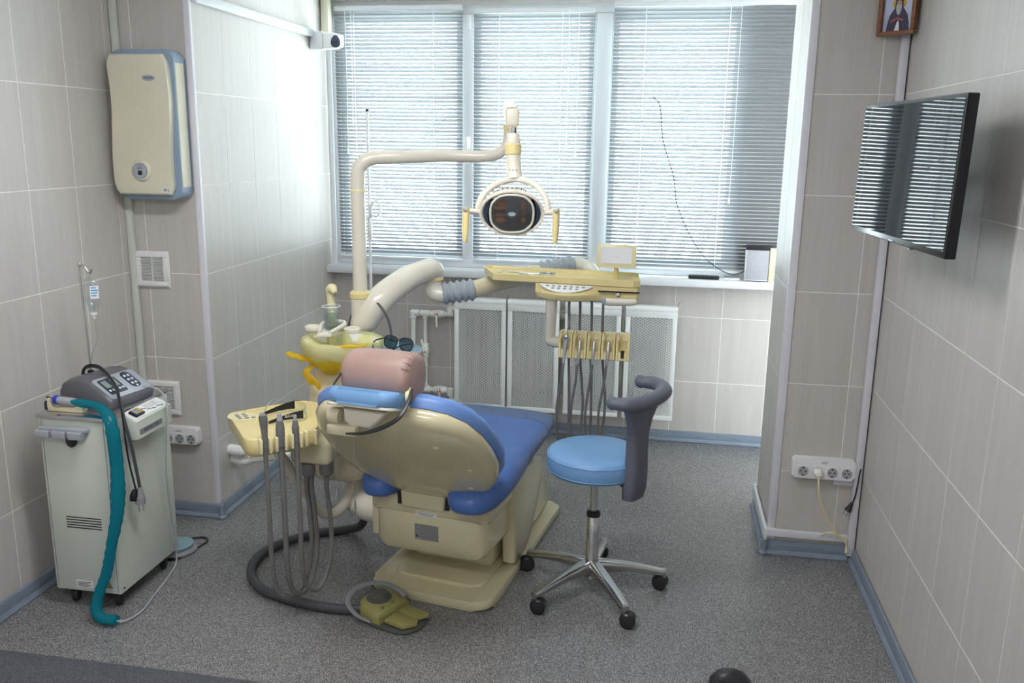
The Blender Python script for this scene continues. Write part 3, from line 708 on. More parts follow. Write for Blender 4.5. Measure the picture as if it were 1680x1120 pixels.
    for p, d, hd in (((.690, y, zt), (1, 0, 0), (0, 0, -1)), ((.610, y, .505), (0, 0, 1), (-.25, 0, 1)), ((.705, y, zb), (1, 0, 0), (.05, 0, -1))):
        q = nb(); lathe(q, [(.018, -.045), (.022, -.042), (.022, -.025), (.026, -.018), (.026, .018), (.022, .025), (.022, .042), (.018, .045)], p, d, 16); vb = obj('valve_body', q, 'whitepipe', o)
        c = V(p)+V((0, -.034, 0)); hd = V(hd).normalized(); q = nb()
        lathe(q, [(.014, 0), (.014, .010), (0, .011)], V(p)+V((0, -.022, 0)), (0, -1, 0), 14)
        tube(q, [c-hd*.022, c+hd*.02, c+hd*.078], [.015, .014, .009], 10, 3, flat=.55); obj('lever', q, 'whitepipe', vb)
        q = nb(); lathe(q, [(.010, 0), (.010, .005), (0, .006)], c+V((0, -.007, 0))-hd*.004, (0, -1, 0), 14); obj('red_cap', q, 'red', vb)
radiators()
# --- wall pipe stubs on the niche side
def stubs():
    o = thing('pipe_stubs', 'pair of white pipe stubs leaving the niche wall beside the assistant tray', 'pipe', (.0, .13, .26))
    for i, (a, b, c) in enumerate((((.004, .125, .300), (.075, .11, .300), (.27, .085, .335)), ((.004, .150, .245), (.075, .135, .243), (.33, .11, .30)))):
        t = nb(); tube(t, [a, b], .027, 16, 1); tube(t, [b, V(b)+(V(c)-V(b))*.12], [.027, .019], 16, 1); tube(t, [V(b)+(V(c)-V(b))*.1, c], .0165, 12, 1); obj('pipe', t, 'whitepipe', o)
    t = nb(); prism(t, [(x*.055, y*.06) for x, y in ell(1, 1, 14)], 0, .0015, YZ((.0085, .137, .272))); obj('wall_hole', t, 'dark', o) if False else t.free()
stubs()
# ================================================================== TROLLEY WITH THE MOTOR CONSOLE
def trolley():
    x0, x1, y0, y1, z0, z1 = -.215, .062, -.885, -.475, .07, .765
    o = thing('equipment_trolley', 'pale green metal trolley cabinet on castors beside the left wall', 'trolley', ((x0+x1)/2, (y0+y1)/2, 0))
    t = nb(); bb(t, (x0, y0, z0), (x1, y1, z1), .006, 2); body = obj('body', t, 'cabinet', o)
    t = nb(); bb(t, (x0-.006, y0-.008, z1), (x1+.004, y1+.004, z1+.016), .003); obj('steel_top', t, 'steel', o)
    for xx in (x0+.012, x1-.012):
        t = nb(); bb(t, (xx-.0012, y0-.0008, z0+.01), (xx+.0012, y0+.002, z1-.006)); obj('seam', t, 'greyplast', body)
    for i in range(5):
        t = nb(); zz = .333+i*.0105; bb(t, (-.142, y0-.0009, zz), (.006, y0+.003, zz+.0048), .001, 1); obj('louvre_slot', t, 'dark', body)
    # grey handle rail with its black button
    t = nb(); bb(t, (-.196, y0-.030, .728), (.0, y0-.004, .742), .004)
    for xx in (-.186, -.120, -.055): prism(t, [(-.026, -.014), (.026, -.014), (.030, .014), (-.030, .014)], 0, .038, XZ((xx+.01, y0-.002, .716)), .004)
    obj('handle_rail', t, 'silver', o)
    t = nb(); lathe(t, [(.021, 0), (.021, .010), (.015, .014), (0, .015)], (-.082, y0, .683), (0, -1, 0), 20); obj('button', t, 'black', o)
    t = nb(); prism(t, [(-.016, -.013), (.016, -.013), (0, .016)], 0, .0008, XZ((.012, y0, .108))); w_ = obj('warning_triangle', t, 'ink', o)
    t = nb(); prism(t, [(-.012, -.010), (.012, -.010), (0, .011)], 0, .0012, XZ((.012, y0, .108))); obj('triangle_field', t, 'warn', w_)
    text('triangle_print', 'ϟ', .014, 'ink', w_, XZ((.012, y0-.0014, .105)))
    t = nb(); bb(t, (-.125, y0-.0008, .086), (-.055, y0+.001, .116)); s_ = obj('rating_sticker', t, 'paper', o)
    for k in range(4):
        t = nb(); bb(t, (-.120, y0-.0014, .090+k*.006), (-.075+.012*(k % 2), y0-.0008, .0925+k*.006)); obj('print_line', t, 'ink', s_)
    for yy, zz in ((-.865, .09), (-.50, .09)):
        t = nb(); lathe(t, [(.004, 0), (.004, .002), (0, .0022)], (x1, yy, zz), (1, 0, 0), 10); obj('screw', t, 'dark', body)
    # control box on the right-hand side: sloped label panel, switch, name plate
    ya, yb = -.795, -.555
    m = basis((x1-.004, ya, 0), (1, 0, 0), (0, 0, 1))                # outline in X-Z, extruded towards -Y
    t = nb(); prism(t, [(0, .660), (.068, .672), (.068, .742), (0, .772)], -(yb-ya), 0, m, .003); cb = obj('control_box', t, 'cabinet', o)
    n = V((.030, 0, .068)).normalized(); sl = V((.068, 0, -.030)).normalized()
    cc = V((x1+.030, (ya+yb)/2, .7575)); mp = basis(cc+n*.0005, (0, 1, 0), -sl)
    t = nb(); prism(t, rr(.225, .056, .003, 2), 0, .0010, mp); lp = obj('label_panel', t, 'paper', o)
    t = nb(); prism(t, rr(.058, .038, .004, 3), .001, .011, mp @ Matrix.Translation((-.068, -.002, 0)), .003); sw = obj('power_switch', t, 'black', o)
    t = nb(); prism(t, rr(.026, .026, .002, 2), .011, .015, mp @ Matrix.Translation((-.078, -.002, 0)), .002); obj('rocker', t, 'lcd', sw)
    t = nb(); prism(t, rr(.014, .026, .002, 2), .011, .014, mp @ Matrix.Translation((-.055, -.002, 0)), .002); obj('rocker_mark', t, 'printgold', sw)
    for a, b, L in ((-.02, .006, .05), (.02, -.012, .06), (.07, -.016, .045)):
        t = nb(); prism(t, rr(L*.8, .004, .001, 1), .001, .0016, mp @ Matrix.Translation((a, b, 0)) @ Matrix.Rotation(-.25, 4, 'Z')); obj('label_stripe', t, 'ink', lp)
    for k in range(4):
        t = nb(); prism(t, rr(.075, .0022, .0006, 1), .001, .0014, mp @ Matrix.Translation((.04, .019-k*.007, 0))); obj('label_line', t, 'plate', lp)
    mf = basis((x1+.0642, (ya+yb)/2-.028, .697), (0, 1, 0), (0, 0, 1))
    t = nb(); prism(t, rr(.150, .022, .002, 2), 0, .0012, mf); np_ = obj('name_plate', t, 'greyplast', o)
    text('name_print', 'AMП-ИCT 0.5', .0165, 'ink', np_, mf @ Matrix.Translation((0, 0, .0013)))
    # castors
    for xx, yy in ((x0+.045, y0+.05), (x1-.045, y0+.05), (x0+.045, y1-.05), (x1-.045, y1-.05)):
        t = nb(); lathe(t, [(.026, -.014), (.0335, -.010), (.034, .0), (.0335, .010), (.026, .014)], (xx, yy, .034), (.9, .43, 0), 20); w0 = obj('castor', t, 'blackrub', o)
        t = nb(); box(t, (xx, yy, .058), (.034, .034, .022), .004); obj('fork', t, 'black', w0)
    return o
trolley()
def console():
    zt = .782; c = V((-.085, -.650, zt)); m = Matrix.Translation(c)
    o = thing('motor_console', 'grey motor console with keypad and drip hook on the trolley top', 'console', c)
    # sloped rounded body: high at the back-left, low towards the right-hand front
    W = .235
    prof = [(-.130, .0), (-.128, .045), (-.110, .078), (-.075, .098), (-.03, .105), (.02, .096), (.075, .068), (.125, .034), (.133, .02), (.128, 0)]
    mm = basis(c, (1, -.18, 0), (0, 0, 1))
    def rib(k, s): return [mm @ V((x*s, z*s, k)) for x, z in prof]
    t = nb(); loft(t, [rib(-W/2, .88), rib(-W/2+.006, .96), rib(-W/2+.02, 1), rib(W/2-.02, 1), rib(W/2-.006, .96), rib(W/2, .88)]); obj('case', t, 'consolegrey', o, angle=50)
    # silver fascia on the slope
    a = V((.022, .096)); b = V((.128, .032)); d = (b-a).normalized(); nn = V((-d.y, d.x))
    if nn.y < 0: nn = -nn
    mid = (a+b)/2+nn*.0012
    mf = mm @ Matrix(((d.x, 0, nn.x, mid.x), (d.y, 0, nn.y, mid.y), (0, -1, 0, 0), (0, 0, 0, 1)))
    t = nb(); prism(t, rr(.118, .205, .012), -.006, .0035, mf, .003); fa = obj('fascia', t, 'silver', o)
    t = nb(); prism(t, rr(.085, .085, .006), .0035, .0048, mf @ Matrix.Translation((-.004, -.045, 0)), .0008); p1 = obj('display_panel', t, 'navy', fa)
    t = nb(); prism(t, rr(.036, .028, .002, 2), .0048, .0056, mf @ Matrix.Translation((-.022, -.062, 0))); obj('display', t, 'lcd', p1) if False else t.free()
    for dy in (-.026, .026):
        t = nb(); prism(t, rr(.040, .026, .002, 2), .0048, .0056, mf @ Matrix.Translation((-.018, -.045+dy*.75, 0))); obj('display', t, 'lcd', fa)
    for dx in (.018,):
        for dy in (-.078, -.062, -.030, -.014):
            t = nb(); prism(t, ell(.0055, .0055, 14), .0048, .0066, mf @ Matrix.Translation((dx, dy+.001, 0)), .001); obj('button', t, 'btn', fa)
    t = nb(); prism(t, rr(.092, .046, .018), .0035, .0048, mf @ Matrix.Translation((-.008, .050, 0)), .0008); obj('keypad_panel', t, 'navy', fa)
    for i in range(3):
        for j in range(2):
            t = nb(); prism(t, ell(.006, .006, 14), .0048, .0066, mf @ Matrix.Translation((-.030+i*.022, .040+j*.018, 0)), .001); obj('button', t, 'btn', fa)
    t = nb(); prism(t, rr(.010, .007, .002, 2), .0048, .006, mf @ Matrix.Translation((.031, .050, 0))); obj('start_key', t, 'btn', fa)
    # drip rod with its hook
    t = nb(); x, y = -.165, -.628
    tube(t, [(x, y, zt+.06), (x-.002, y, 1.0), (x-.008, y, 1.285), (x-.002, y, 1.302), (x+.016, y-.002, 1.300), (x+.030, y-.004, 1.280), (x+.040, y-.004, 1.276), (x+.046, y-.004, 1.290)], .0042, 10, 8); obj('drip_rod', t, 'steel', o)
    t = nb(); lathe(t, [(.012, 0), (.012, .008), (.006, .012), (0, .012)], (x, y, zt+.094), seg=14); obj('rod_socket', t, 'black', o)
console()
def drip():
    x, y = -.126, -.632
    o = thing('drip_bottle', 'clear plastic drip bottle with a blue label hanging from the hook', 'bottle', (x, y, 1.10))
    t = nb(); lathe(t, [(.004, 1.268), (.010, 1.262), (.022, 1.250), (.031, 1.235), (.031, 1.165), (.026, 1.150), (.021, 1.142), (.021, 1.128), (.0185, 1.122), (0, 1.121)], (x, y, 0), seg=24, sx=1, sy=.72); bt = obj('bottle', t, 'cup', o)
    t = nb(); lathe(t, [(.0285, 1.183), (.0285, 1.166), (.023, 1.151), (.019, 1.143), (.019, 1.129), (0, 1.128)], (x, y, 0), seg=24, sx=1, sy=.7); obj('liquid', t, 'saline', o)
    t = nb()
    R = [[V((x+.0318*math.cos(a), y+.0318*.74*math.sin(a), z)) for a in [math.radians(-75+i*9) for i in range(9)]] for z in (1.178, 1.228)]
    for i in range(8): add(t, [R[0][i], R[0][i+1], R[1][i+1], R[1][i]], [(0, 1, 2, 3)])
    lab = obj('label', t, 'paper', o)
    for k in range(4):
        t = nb()
        for i in range(1, 5+(k % 3)):
            q = []
            for a in (math.radians(-75+i*9), math.radians(-75+(i+1)*9)):
                q.append((x+.0322*math.cos(a), y+.0322*.74*math.sin(a)))
            z = 1.188+k*.010; add(t, [V((*q[0], z)), V((*q[1], z)), V((*q[1], z+.005)), V((*q[0], z+.005))], [(0, 1, 2, 3)])
        obj('label_print', t, 'cyan', lab)
    t = nb(); lathe(t, [(.013, 1.122), (.013, 1.112), (.005, 1.108), (.005, 1.095), (0, 1.094)], (x, y, 0), seg=14); obj('spike', t, 'white', o)
    t = nb(); tube(t, [(x, y, 1.10), (x+.004, y, 1.07), (x+.008, y, 1.03), (x-.004, y, .99), (x-.022, y, .955), (x-.028, y, .91)], .0023, 8, 8); obj('tube', t, 'routergrey', o)
drip()
def handpiece_rest():
    z = .7815
    o = thing('handpiece_rest', 'cream forked rest with a motor handpiece lying on the trolley top', 'handpiece', (-.125, -.828, z))
    t = nb(); m = basis((-.125, -.815, z), (1, 0, 0), (0, 0, 1))
    prism(t, [(-.075, 0), (.068, 0), (.072, .012), (.066, .026), (.048, .030), (.034, .016), (-.050, .012), (-.060, .022), (-.062, .046), (-.075, .048)], 0, .034, m, .004); obj('rest', t, 'cream', o)
    a, b = V((-.190, -.832, .824)), V((-.075, -.834, .816)); d = (b-a)
    t = nb(); tube(t, [a+d*.22, a+d*.45, a+d*.8, b], [.0145, .0155, .0155, .013], 16, 4); obj('handpiece_body', t, 'silver', o)
    t = nb(); tube(t, [a+d*.12, a+d*.24], .0175, 16, 1); obj('blue_ring', t, mat('deep_blue_ring', (.02, .04, .45), .3), o)
    t = nb(); tube(t, [a+d*.12, a+d*.0, V((-.212, -.828, .828)), V((-.228, -.80, .815)), V((-.226, -.76, .79))], [.007, .006, .0045, .0045, .0045], 10, 6); obj('rear_cord', t, 'black', o)
handpiece_rest()
t = nb(); tube(t, [(-.105, -.836, .820), (-.06, -.840, .819), (.0, -.846, .815), (.045, -.865, .806), (.080, -.885, .775), (.094, -.893, .72), (.098, -.893, .60), (.100, -.905, .50), (.095, -.918, .41), (.070, -.932, .29), (.047, -.940, .19), (.018, -.958, .105), (.016, -.975, .05), (.045, -.985, .028), (.075, -.985, .026), (.103, -.985, .026)],
    [.012, .019, .018, .020, .023, .025, .024, .028, .024, .020, .021, .021, .023, .022, .021, .020], 14, 6, flat=.8)
for v in t.verts:
    h = math.sin(v.co.z*160+v.co.x*90)*.0016; v.co += V((h, h*.6, h*.4))
solo('film_sleeve', t, 'teal', 'crumpled teal plastic film sleeve running from the handpiece down to the floor', 'sleeve', (.10, -.985, .005))
cable('white_tubing', [(.103, -.985, .022), (.125, -.955, .012), (.135, -.87, .006), (.110, -.74, .005), (.085, -.60, .006), (.075, -.52, .04), (.088, -.55, .20), (.112, -.605, .45), (.140, -.625, .66), (.146, -.615, .74), (.120, -.600, .800), (.085, -.625, .832), (.062, -.640, .834)], .0036, 'routergrey', 'thin grey-white tubing from the console down to the teal sleeve on the floor', 'tubing')
def trolley_plug():
    o = thing('trolley_power_cord', 'dark power cord with a two-pin plug draped over the console', 'cord', (.115, -.79, .43))
    t = nb(); tube(t, [(-.20, -.60, .80), (-.198, -.632, .868), (-.168, -.645, .902), (-.104, -.655, .903), (.007, -.735, .868), (.070, -.800, .815), (.098, -.822, .745), (.112, -.818, .66), (.118, -.805, .54), (.118, -.795, .475)], .0062, 10, 8); obj('cord', t, 'darkhose', o)
    t = nb(); tube(t, [(-.19, -.605, .80), (-.188, -.64, .876), (-.160, -.652, .911), (-.095, -.664, .911), (.016, -.744, .872), (.078, -.812, .820), (.100, -.836, .75), (.106, -.835, .62), (.112, -.818, .50), (.112, -.805, .46)], .0035, 8, 8); obj('thin_cord', t, 'black', o)
    t = nb(); tube(t, [(.118, -.795, .485), (.117, -.796, .462), (.116, -.797, .440), (.116, -.798, .415)], [.007, .012, .020, .019], 14, 4); obj('plug_body', t, 'greyplast', o)
    t = nb()
    for d in (-.008, .008): tube(t, [(.116+d*.5, -.798+d, .418), (.118+d*.5, -.798+d, .384)], .0025, 8, 1)
    obj('pins', t, 'steel', o)
    t = nb(); tube(t, [(.108, -.812, .478), (.103, -.815, .455), (.100, -.816, .435)], [.008, .015, .014], 12, 4); obj('second_plug', t, 'black', o)
trolley_plug()
def foot_disc():
    o = thing('foot_switch', 'round blue-grey foot switch with a black cord behind the trolley', 'foot pedal', (.0, -.36, 0))
    t = nb(); lathe(t, [(.085, 0.001), (.088, .012), (.080, .022), (.02, .03), (0, .030)], (-.01, -.375, 0), seg=32); obj('base', t, 'greyplast', o)
    t = nb(); lathe(t, [(.07, .027), (.072, .036), (.055, .042), (0, .043)], (-.01, -.375, 0), seg=32); obj('top_plate', t, mat('pale_teal_rubber', (.22, .34, .38), .5), o)
    t = nb(); tube(t, [(-.04, -.30, .015), (-.01, -.26, .006), (.04, -.235, .005), (.075, -.265, .005), (.07, -.32, .005), (.045, -.40, .005), (.035, -.455, .006), (-.05, -.47, .006), (-.12, -.44, .006)], .0045, 8, 8); obj('cord', t, 'black', o)
foot_disc()
t = nb(); tube(t, [(-.236, -.80, .80), (-.245, -.80, .79), (-.238, -.80, .70), (-.232, -.80, .55), (-.230, -.80, .38), (-.226, -.80, .345)], .005, 8, 6)
solo('hanging_cable_end', t, 'navy', 'dark blue cable end hanging between the trolley and the left wall', 'cable', (-.226, -.80, .345))
# ================================================================== DENTAL CHAIR (own frame: x to its right, y towards the feet)
CH = V((1.265, -.15, 0)); CROT = math.radians(-9)
CM = Matrix.Translation(CH) @ Matrix.Rotation(CROT, 4, 'Z')
HX, HY, HZ = .008, -.42, .50                                       # backrest hinge
BT = math.radians(44)
LD, ND = V((0, -math.sin(BT), math.cos(BT))), V((0, -math.cos(BT), -math.sin(BT)))
def BR(x, l, n): return V((HX+x, HY, HZ))+LD*l+ND*n              # point on the backrest: x across, l up along it, n out of its rear
def dental_chair():
    o = thing('dental_chair', 'blue upholstered dental chair with a cream shell and base', 'dental chair', CH, CROT)
    def P(nm, t, m, par=None, **k): return obj(nm, t, m, par or o, world=False, **k)
    # base plate and plinth
    out = []
    for x, y, r in ((.262, .60, .05), (-.262, .60, .05), (-.270, -.445, .07), (.262, -.455, .07)):
        sx_, sy_ = (1 if x > 0 else -1), (1 if y > 0 else -1)
        a0 = {(1, 1): 0, (-1, 1): 90, (-1, -1): 180, (1, -1): 270}[(sx_, sy_)]
        for i in range(7):
            a = math.radians(a0+15*i); out.append((x-sx_*r+r*math.cos(a), y-sy_*r+r*math.sin(a)))
    t = nb(); prism(t, out, .002, .044, None, .016, 3); P('base_plate', t, 'cream_olive')
    t = nb(); prism(t, [(x*.74, (y-.1)*.80+.085) for x, y in out], .040, .060, None, .010, 3); P('plinth', t, 'cream_olive')
    # lift column: two side covers and an inner box
    t = nb(); box(t, (0, .02, .20), (.36, .42, .30), .03, 3); P('lift_housing', t, 'cream_olive')
    side = [(-.135, .066), (-.10, .062), (.0, .062), (.05, .085), (.12, .16), (.235, .29), (.262, .37), (.22, .42), (.08, .445), (-.06, .45), (-.15, .44), (-.165, .36)]
    for s, nm in ((1, 'side_cover'), (-1, 'side_cover')):
        t = nb(); m = basis((s*.232, 0, 0), (0, 1, 0), (0, 0, 1)); prism(t, side, -.030, .030, m, .014, 3); P(nm, t, 'cream_olive')
    t = nb(); m = basis((.0, 0, 0), (0, 1, 0), (0, 0, 1))
    prism(t, [(.18, .05), (.50, .05), (.555, .10), (.50, .17), (.40, .27), (.33, .36), (.26, .38), (.18, .34)], -.215, .215, m, .03, 3); P('front_skirt', t, 'cream_olive')
    # rear body hanging above the base
    def ring(y, hw, z0, z1, r):
        c = V((0, y, (z0+z1)/2)); return [c+V((x, 0, z)) for x, z in rr(hw*2, z1-z0, r, 5)]
    t = nb(); loft(t, [ring(-.10, .235, .19, .41, .04), ring(-.37, .235, .19, .41, .05), ring(-.415, .225, .20, .40, .05), ring(-.432, .205, .222, .385, .05)]); rb = P('rear_body', t, 'cream_olive')
    t = nb(); loft(t, [ring(-.02, .252, .355, .452, .022), ring(-.40, .252, .355, .452, .022), ring(-.425, .246, .36, .446, .022), ring(-.436, .232, .372, .434, .02)]); P('rear_cap', t, 'cream_olive')
    t = nb(); bb(t, (-.262, -.40, .235), (-.232, -.20, .375), .006); P('side_flap', t, 'cream')
    t = nb(); bb(t, (-.128, -.442, .402), (.092, -.36, .455), .003); P('slot', t, 'dark')
    t = nb(); prism(t, [(-.108, .395), (.072, .395), (.086, .56), (-.118, .56)], 0, .05, basis((0, -.402, 0), (1, 0, 0), (0, 0, 1)), .012, 3); P('back_bracket', t, 'cream_olive')
    yb = -.4375
    t = nb(); bb(t, (-.052, yb-.0009, .362), (.036, yb+.004, .380)); s1 = P('warning_sticker', t, 'paper')
    for k in range(3):
        t = nb(); bb(t, (-.044+.01*(k == 0), yb-.0014, .366+k*.0045), (.028-.012*(k == 0), yb-.0008, .368+k*.0045)); P('print_line', t, 'plate', s1)
    t = nb(); bb(t, (-.058, yb-.0006+.003, .262), (.042, yb+.008, .326)); s2 = P('rating_plate', t, 'plate')
    for k in range(6):
        t = nb(); bb(t, (-.048+(k % 2)*.035, yb+.0016, .272+k*.008), (.030+(k % 3)*.003, yb+.0026, .2745+k*.008)); P('plate_print', t, 'greyplast', s2)
    t = nb(); bb(t, (-.052, yb+.0014, .272), (-.045, yb+.0026, .281)); P('plate_symbol', t, 'ink', s2)
    # seat
    def seat_ring(y, hw, zt, zb, dish):
        o_ = []; n = 28
        for i in range(n):
            a = 2*PI*i/n; ca, sa = math.cos(a), math.sin(a)
            ex = math.copysign(abs(ca)**.45, ca); ez = math.copysign(abs(sa)**.6, sa)
            z = (zt+zb)/2+(zt-zb)/2*ez
            if ez > 0: z -= dish*(1-min(1, abs(ex))**2)
            o_.append(V((hw*ex, y, z)))
        return o_
    secs = [(-.425, .20, .520, .475, 0), (-.41, .255, .548, .455, .002), (-.36, .283, .562, .440, .006), (-.30, .288, .566, .430, .008), (-.15, .286, .568, .432, .010), (.05, .280, .570, .445, .010), (.22, .273, .572, .455, .008), (.34, .266, .570, .462, .006), (.42, .258, .562, .472, .004), (.455, .240, .545, .485, 0)]
    t = nb(); loft(t, [seat_ring(*s) for s in secs])
    for sx_, yr, zr, hw in ((1, -.560, .482, .098), (-1, -.530, .486, .080)):          # padded rear corners that wrap down past the shell
        rings = []
        for u, k in ((0, .30), (.03, .58), (.09, .82), (.2, 1.0), (.36, 1.06), (.55, 1.04), (.8, .92), (1.0, .7)):
            y = yr+(.02-yr)*u; zc = zr+(.503-zr)*min(1, u*1.6); xc = sx_*(.192+.012*min(1, u*2))
            rings.append([V((xc+hw*k*math.copysign(abs(math.cos(q))**.6, math.cos(q)), y, zc+.062*k*math.copysign(abs(math.sin(q))**.75, math.sin(q)))) for q in [2*PI*i/22 for i in range(22)]])
        loft(t, rings)
    P('seat', t, 'blue', angle=60)
    t = nb(); loft(t, [seat_ring(y, hw+.004, zt+.004, zb-.004, d) for y, hw, zt, zb, d in ((.285, .2695, .571, .459, .007), (.34, .266, .570, .462, .006), (.42, .258, .562, .472, .004), (.460, .240, .547, .485, 0))]); P('foot_cover', t, 'wrap', angle=60)
    t = nb(); bb(t, (-.19, -.35, .41), (.19, .33, .445), .012); P('seat_frame', t, 'greyplast')
    # backrest: cream shell behind, blue cushion in front
    half = [(0, -.055), (.10, -.055), (.17, -.045), (.225, .0), (.265, .065), (.30, .14), (.318, .23), (.318, .33), (.305, .42), (.275, .505), (.225, .560), (.15, .588), (.06, .592)]
    half = [(x*1.035, l) for x, l in half]
    prof = half+[(0, .594)]+[(-x, l) for x, l in reversed(half[1:])]
    cl = .27
    def outl(s, n, dl=0): return [BR(x*s, cl+(l-cl)*s+dl, n-(.10*(x*s)**2)*1.6) for x, l in prof]
    t = nb(); loft(t, [outl(.985, -.012), outl(1.0, .0), outl(.995, .018), outl(.965, .036), outl(.90, .048), outl(.70, .058), outl(.35, .064), outl(.05, .066)]); sh = P('back_shell', t, 'cream_olive', angle=50)
    t = nb(); loft(t, [outl(1.0, -.010), outl(1.015, -.020), outl(1.028, -.036), outl(1.02, -.054), outl(.97, -.070), outl(.82, -.076), outl(.4, -.070), outl(.05, -.068)]); P('back_cushion', t, 'bluemid', angle=60)
    for x, l in ((.17, .44), (.245, .27), (.21, .12), (.12, .02)):
        t = nb(); lathe(t, [(.011, 0), (.010, .002), (0, .0025)], BR(x, l, .047+.010*(1-abs(x)/.3)-.16*x*x+.006), ND, 14); P('screw_cap', t, 'paleyellow', sh)
    # headrest mechanism and pad
    t = nb(); loft(t, [[BR(x, l, n) for x, l in [(cx+dx, ll) for dx, ll in ((-.035, .50), (.035, .50), (.035, .66), (-.035, .66))]] for cx, n in ((-.03, -.03), (-.03, .0))]); P('headrest_rail', t, 'steel')
    hp = V((-.010, -.875, .965)); Mh = basis(hp, (1, 0, 0), (0, .965, -.26))
    t = nb(); prism(t, rr(.245, .165, .05, 6), -.022, .030, Mh, .024, 5)
    P('headrest_pad', t, 'bluelight', angle=50)
    t = nb(); prism(t, rr(.245, .15, .03, 4), -.031, -.0205, Mh, .004); P('headrest_plate', t, 'ivory')
    t = nb(); prism(t, [(-.085, -.028), (.072, -.028), (.045, -.062), (.012, -.090), (-.060, -.090), (-.083, -.074)], -.065, .045, basis(hp+V((.012, 0, 0)), (1, 0, 0), (0, .0, 1)), .010, 3); P('headrest_bracket', t, 'ivory')
    t = nb(); lathe(t, [(.026, 0), (.028, .004), (.028, .036), (.026, .04)], hp+V((-.128, -.030, -.062)), (1, 0, 0), 20); P('tilt_knob', t, 'cream')
    t = nb(); bb(t, (hp.x-.128, hp.y-.060, hp.z-.120), (hp.x-.02, hp.y-.02, hp.z-.086), .006); P('release_lever', t, 'cream')
    # clear sheet with two clips hanging from the shell
    for x in (-.155, -.085):
        a = BR(x-.01, .52, .085); b = V((a.x, a.y-.005, a.z-.19-.04*(x > -.1)))
        t = nb(); tube(t, [a, b], .0012, 6, 1); tube(t, [b, b-V((0, 0, .03))], [.002, .005], 6, 1); tube(t, [b-V((.004, 0, .028)), b-V((0, 0, .055)), b-V((-.004, 0, .028))], .0018, 6, 3); P('chain_clip', t, 'steel')
    # tail of the link arm to the side unit
    t = nb(); tube(t, [(-.20, -.20, .235), (-.32, -.20, .24), (-.42, -.19, .25), (-.485, -.14, .275), (-.50, -.08, .34)], [.060, .060, .058, .052, .046], 18, 6); P('link_arm', t, 'ivory')
dental_chair()
def bolster():
    c = V((-.005, -.785, 1.022)); wc = CM @ c
    o = thing('neck_bolster', 'dusty pink leatherette bolster strapped over the headrest', 'cushion', (wc.x, wc.y, wc.z-.085), CROT)
    m = Matrix.Translation(CH) @ Matrix.Rotation(CROT, 4, 'Z')
    def ring(x, r, s=1.0, dz=0):
        q = []
        for i in range(28):
            a = 2*PI*i/28; rr_ = r*(1+.018*math.sin(5*a+x*40)); q.append(m @ V((c.x+x, c.y+rr_*math.cos(a)*1.0, c.z+dz+rr_*math.sin(a)*s)))
        return q
    t = nb(); loft(t, [ring(-.126, .04), ring(-.124, .062), ring(-.113, .078), ring(-.09, .085), ring(0, .087), ring(.09, .088), ring(.112, .086), ring(.126, .076), ring(.131, .05)])
    obj('roll', t, 'brown', o, angle=60)
    t = nb()
    for k in range(9):
        a = math.radians(35+k*16); p = V((c.x+.104, c.y-.086*math.cos(a), c.z+.086*math.sin(a))); q = V((c.x+.127, c.y-.072*math.cos(a), c.z+.070*math.sin(a)))
        tube(t, [m @ p, m @ ((p+q)/2+V((.004, -.003, .003))), m @ q], .0032, 6, 3)
    obj('gathers', t, 'brown', o)
    t = nb(); tube(t, [m @ V((c.x+.122, c.y-.055, c.z-.020)), m @ V((c.x+.128, c.y-.080, c.z-.045)), m @ V((c.x+.130, c.y-.070, c.z-.085))], [.010, .007, .004], 8, 4); obj('tied_end', t, 'paleyellow', o)
    t = nb(); tube(t, [m @ V(p) for p in ((.128, -.840, 1.000), (.136, -.885, .970), (.125, -.935, .930), (.070, -.950, .895), (.005, -.958, .872), (-.05, -.962, .866))], [.006, .007, .008, .008, .006, .003], 8, 6, flat=.5); obj('strap', t, 'black', o)
    t = nb(); tube(t, [m @ V(p) for p in ((-.118, -.86, 1.035), (-.136, -.88, 1.0), (-.15, -.87, .975))], .0045, 6, 5, flat=.5); obj('strap_end', t, 'black', o)
bolster()

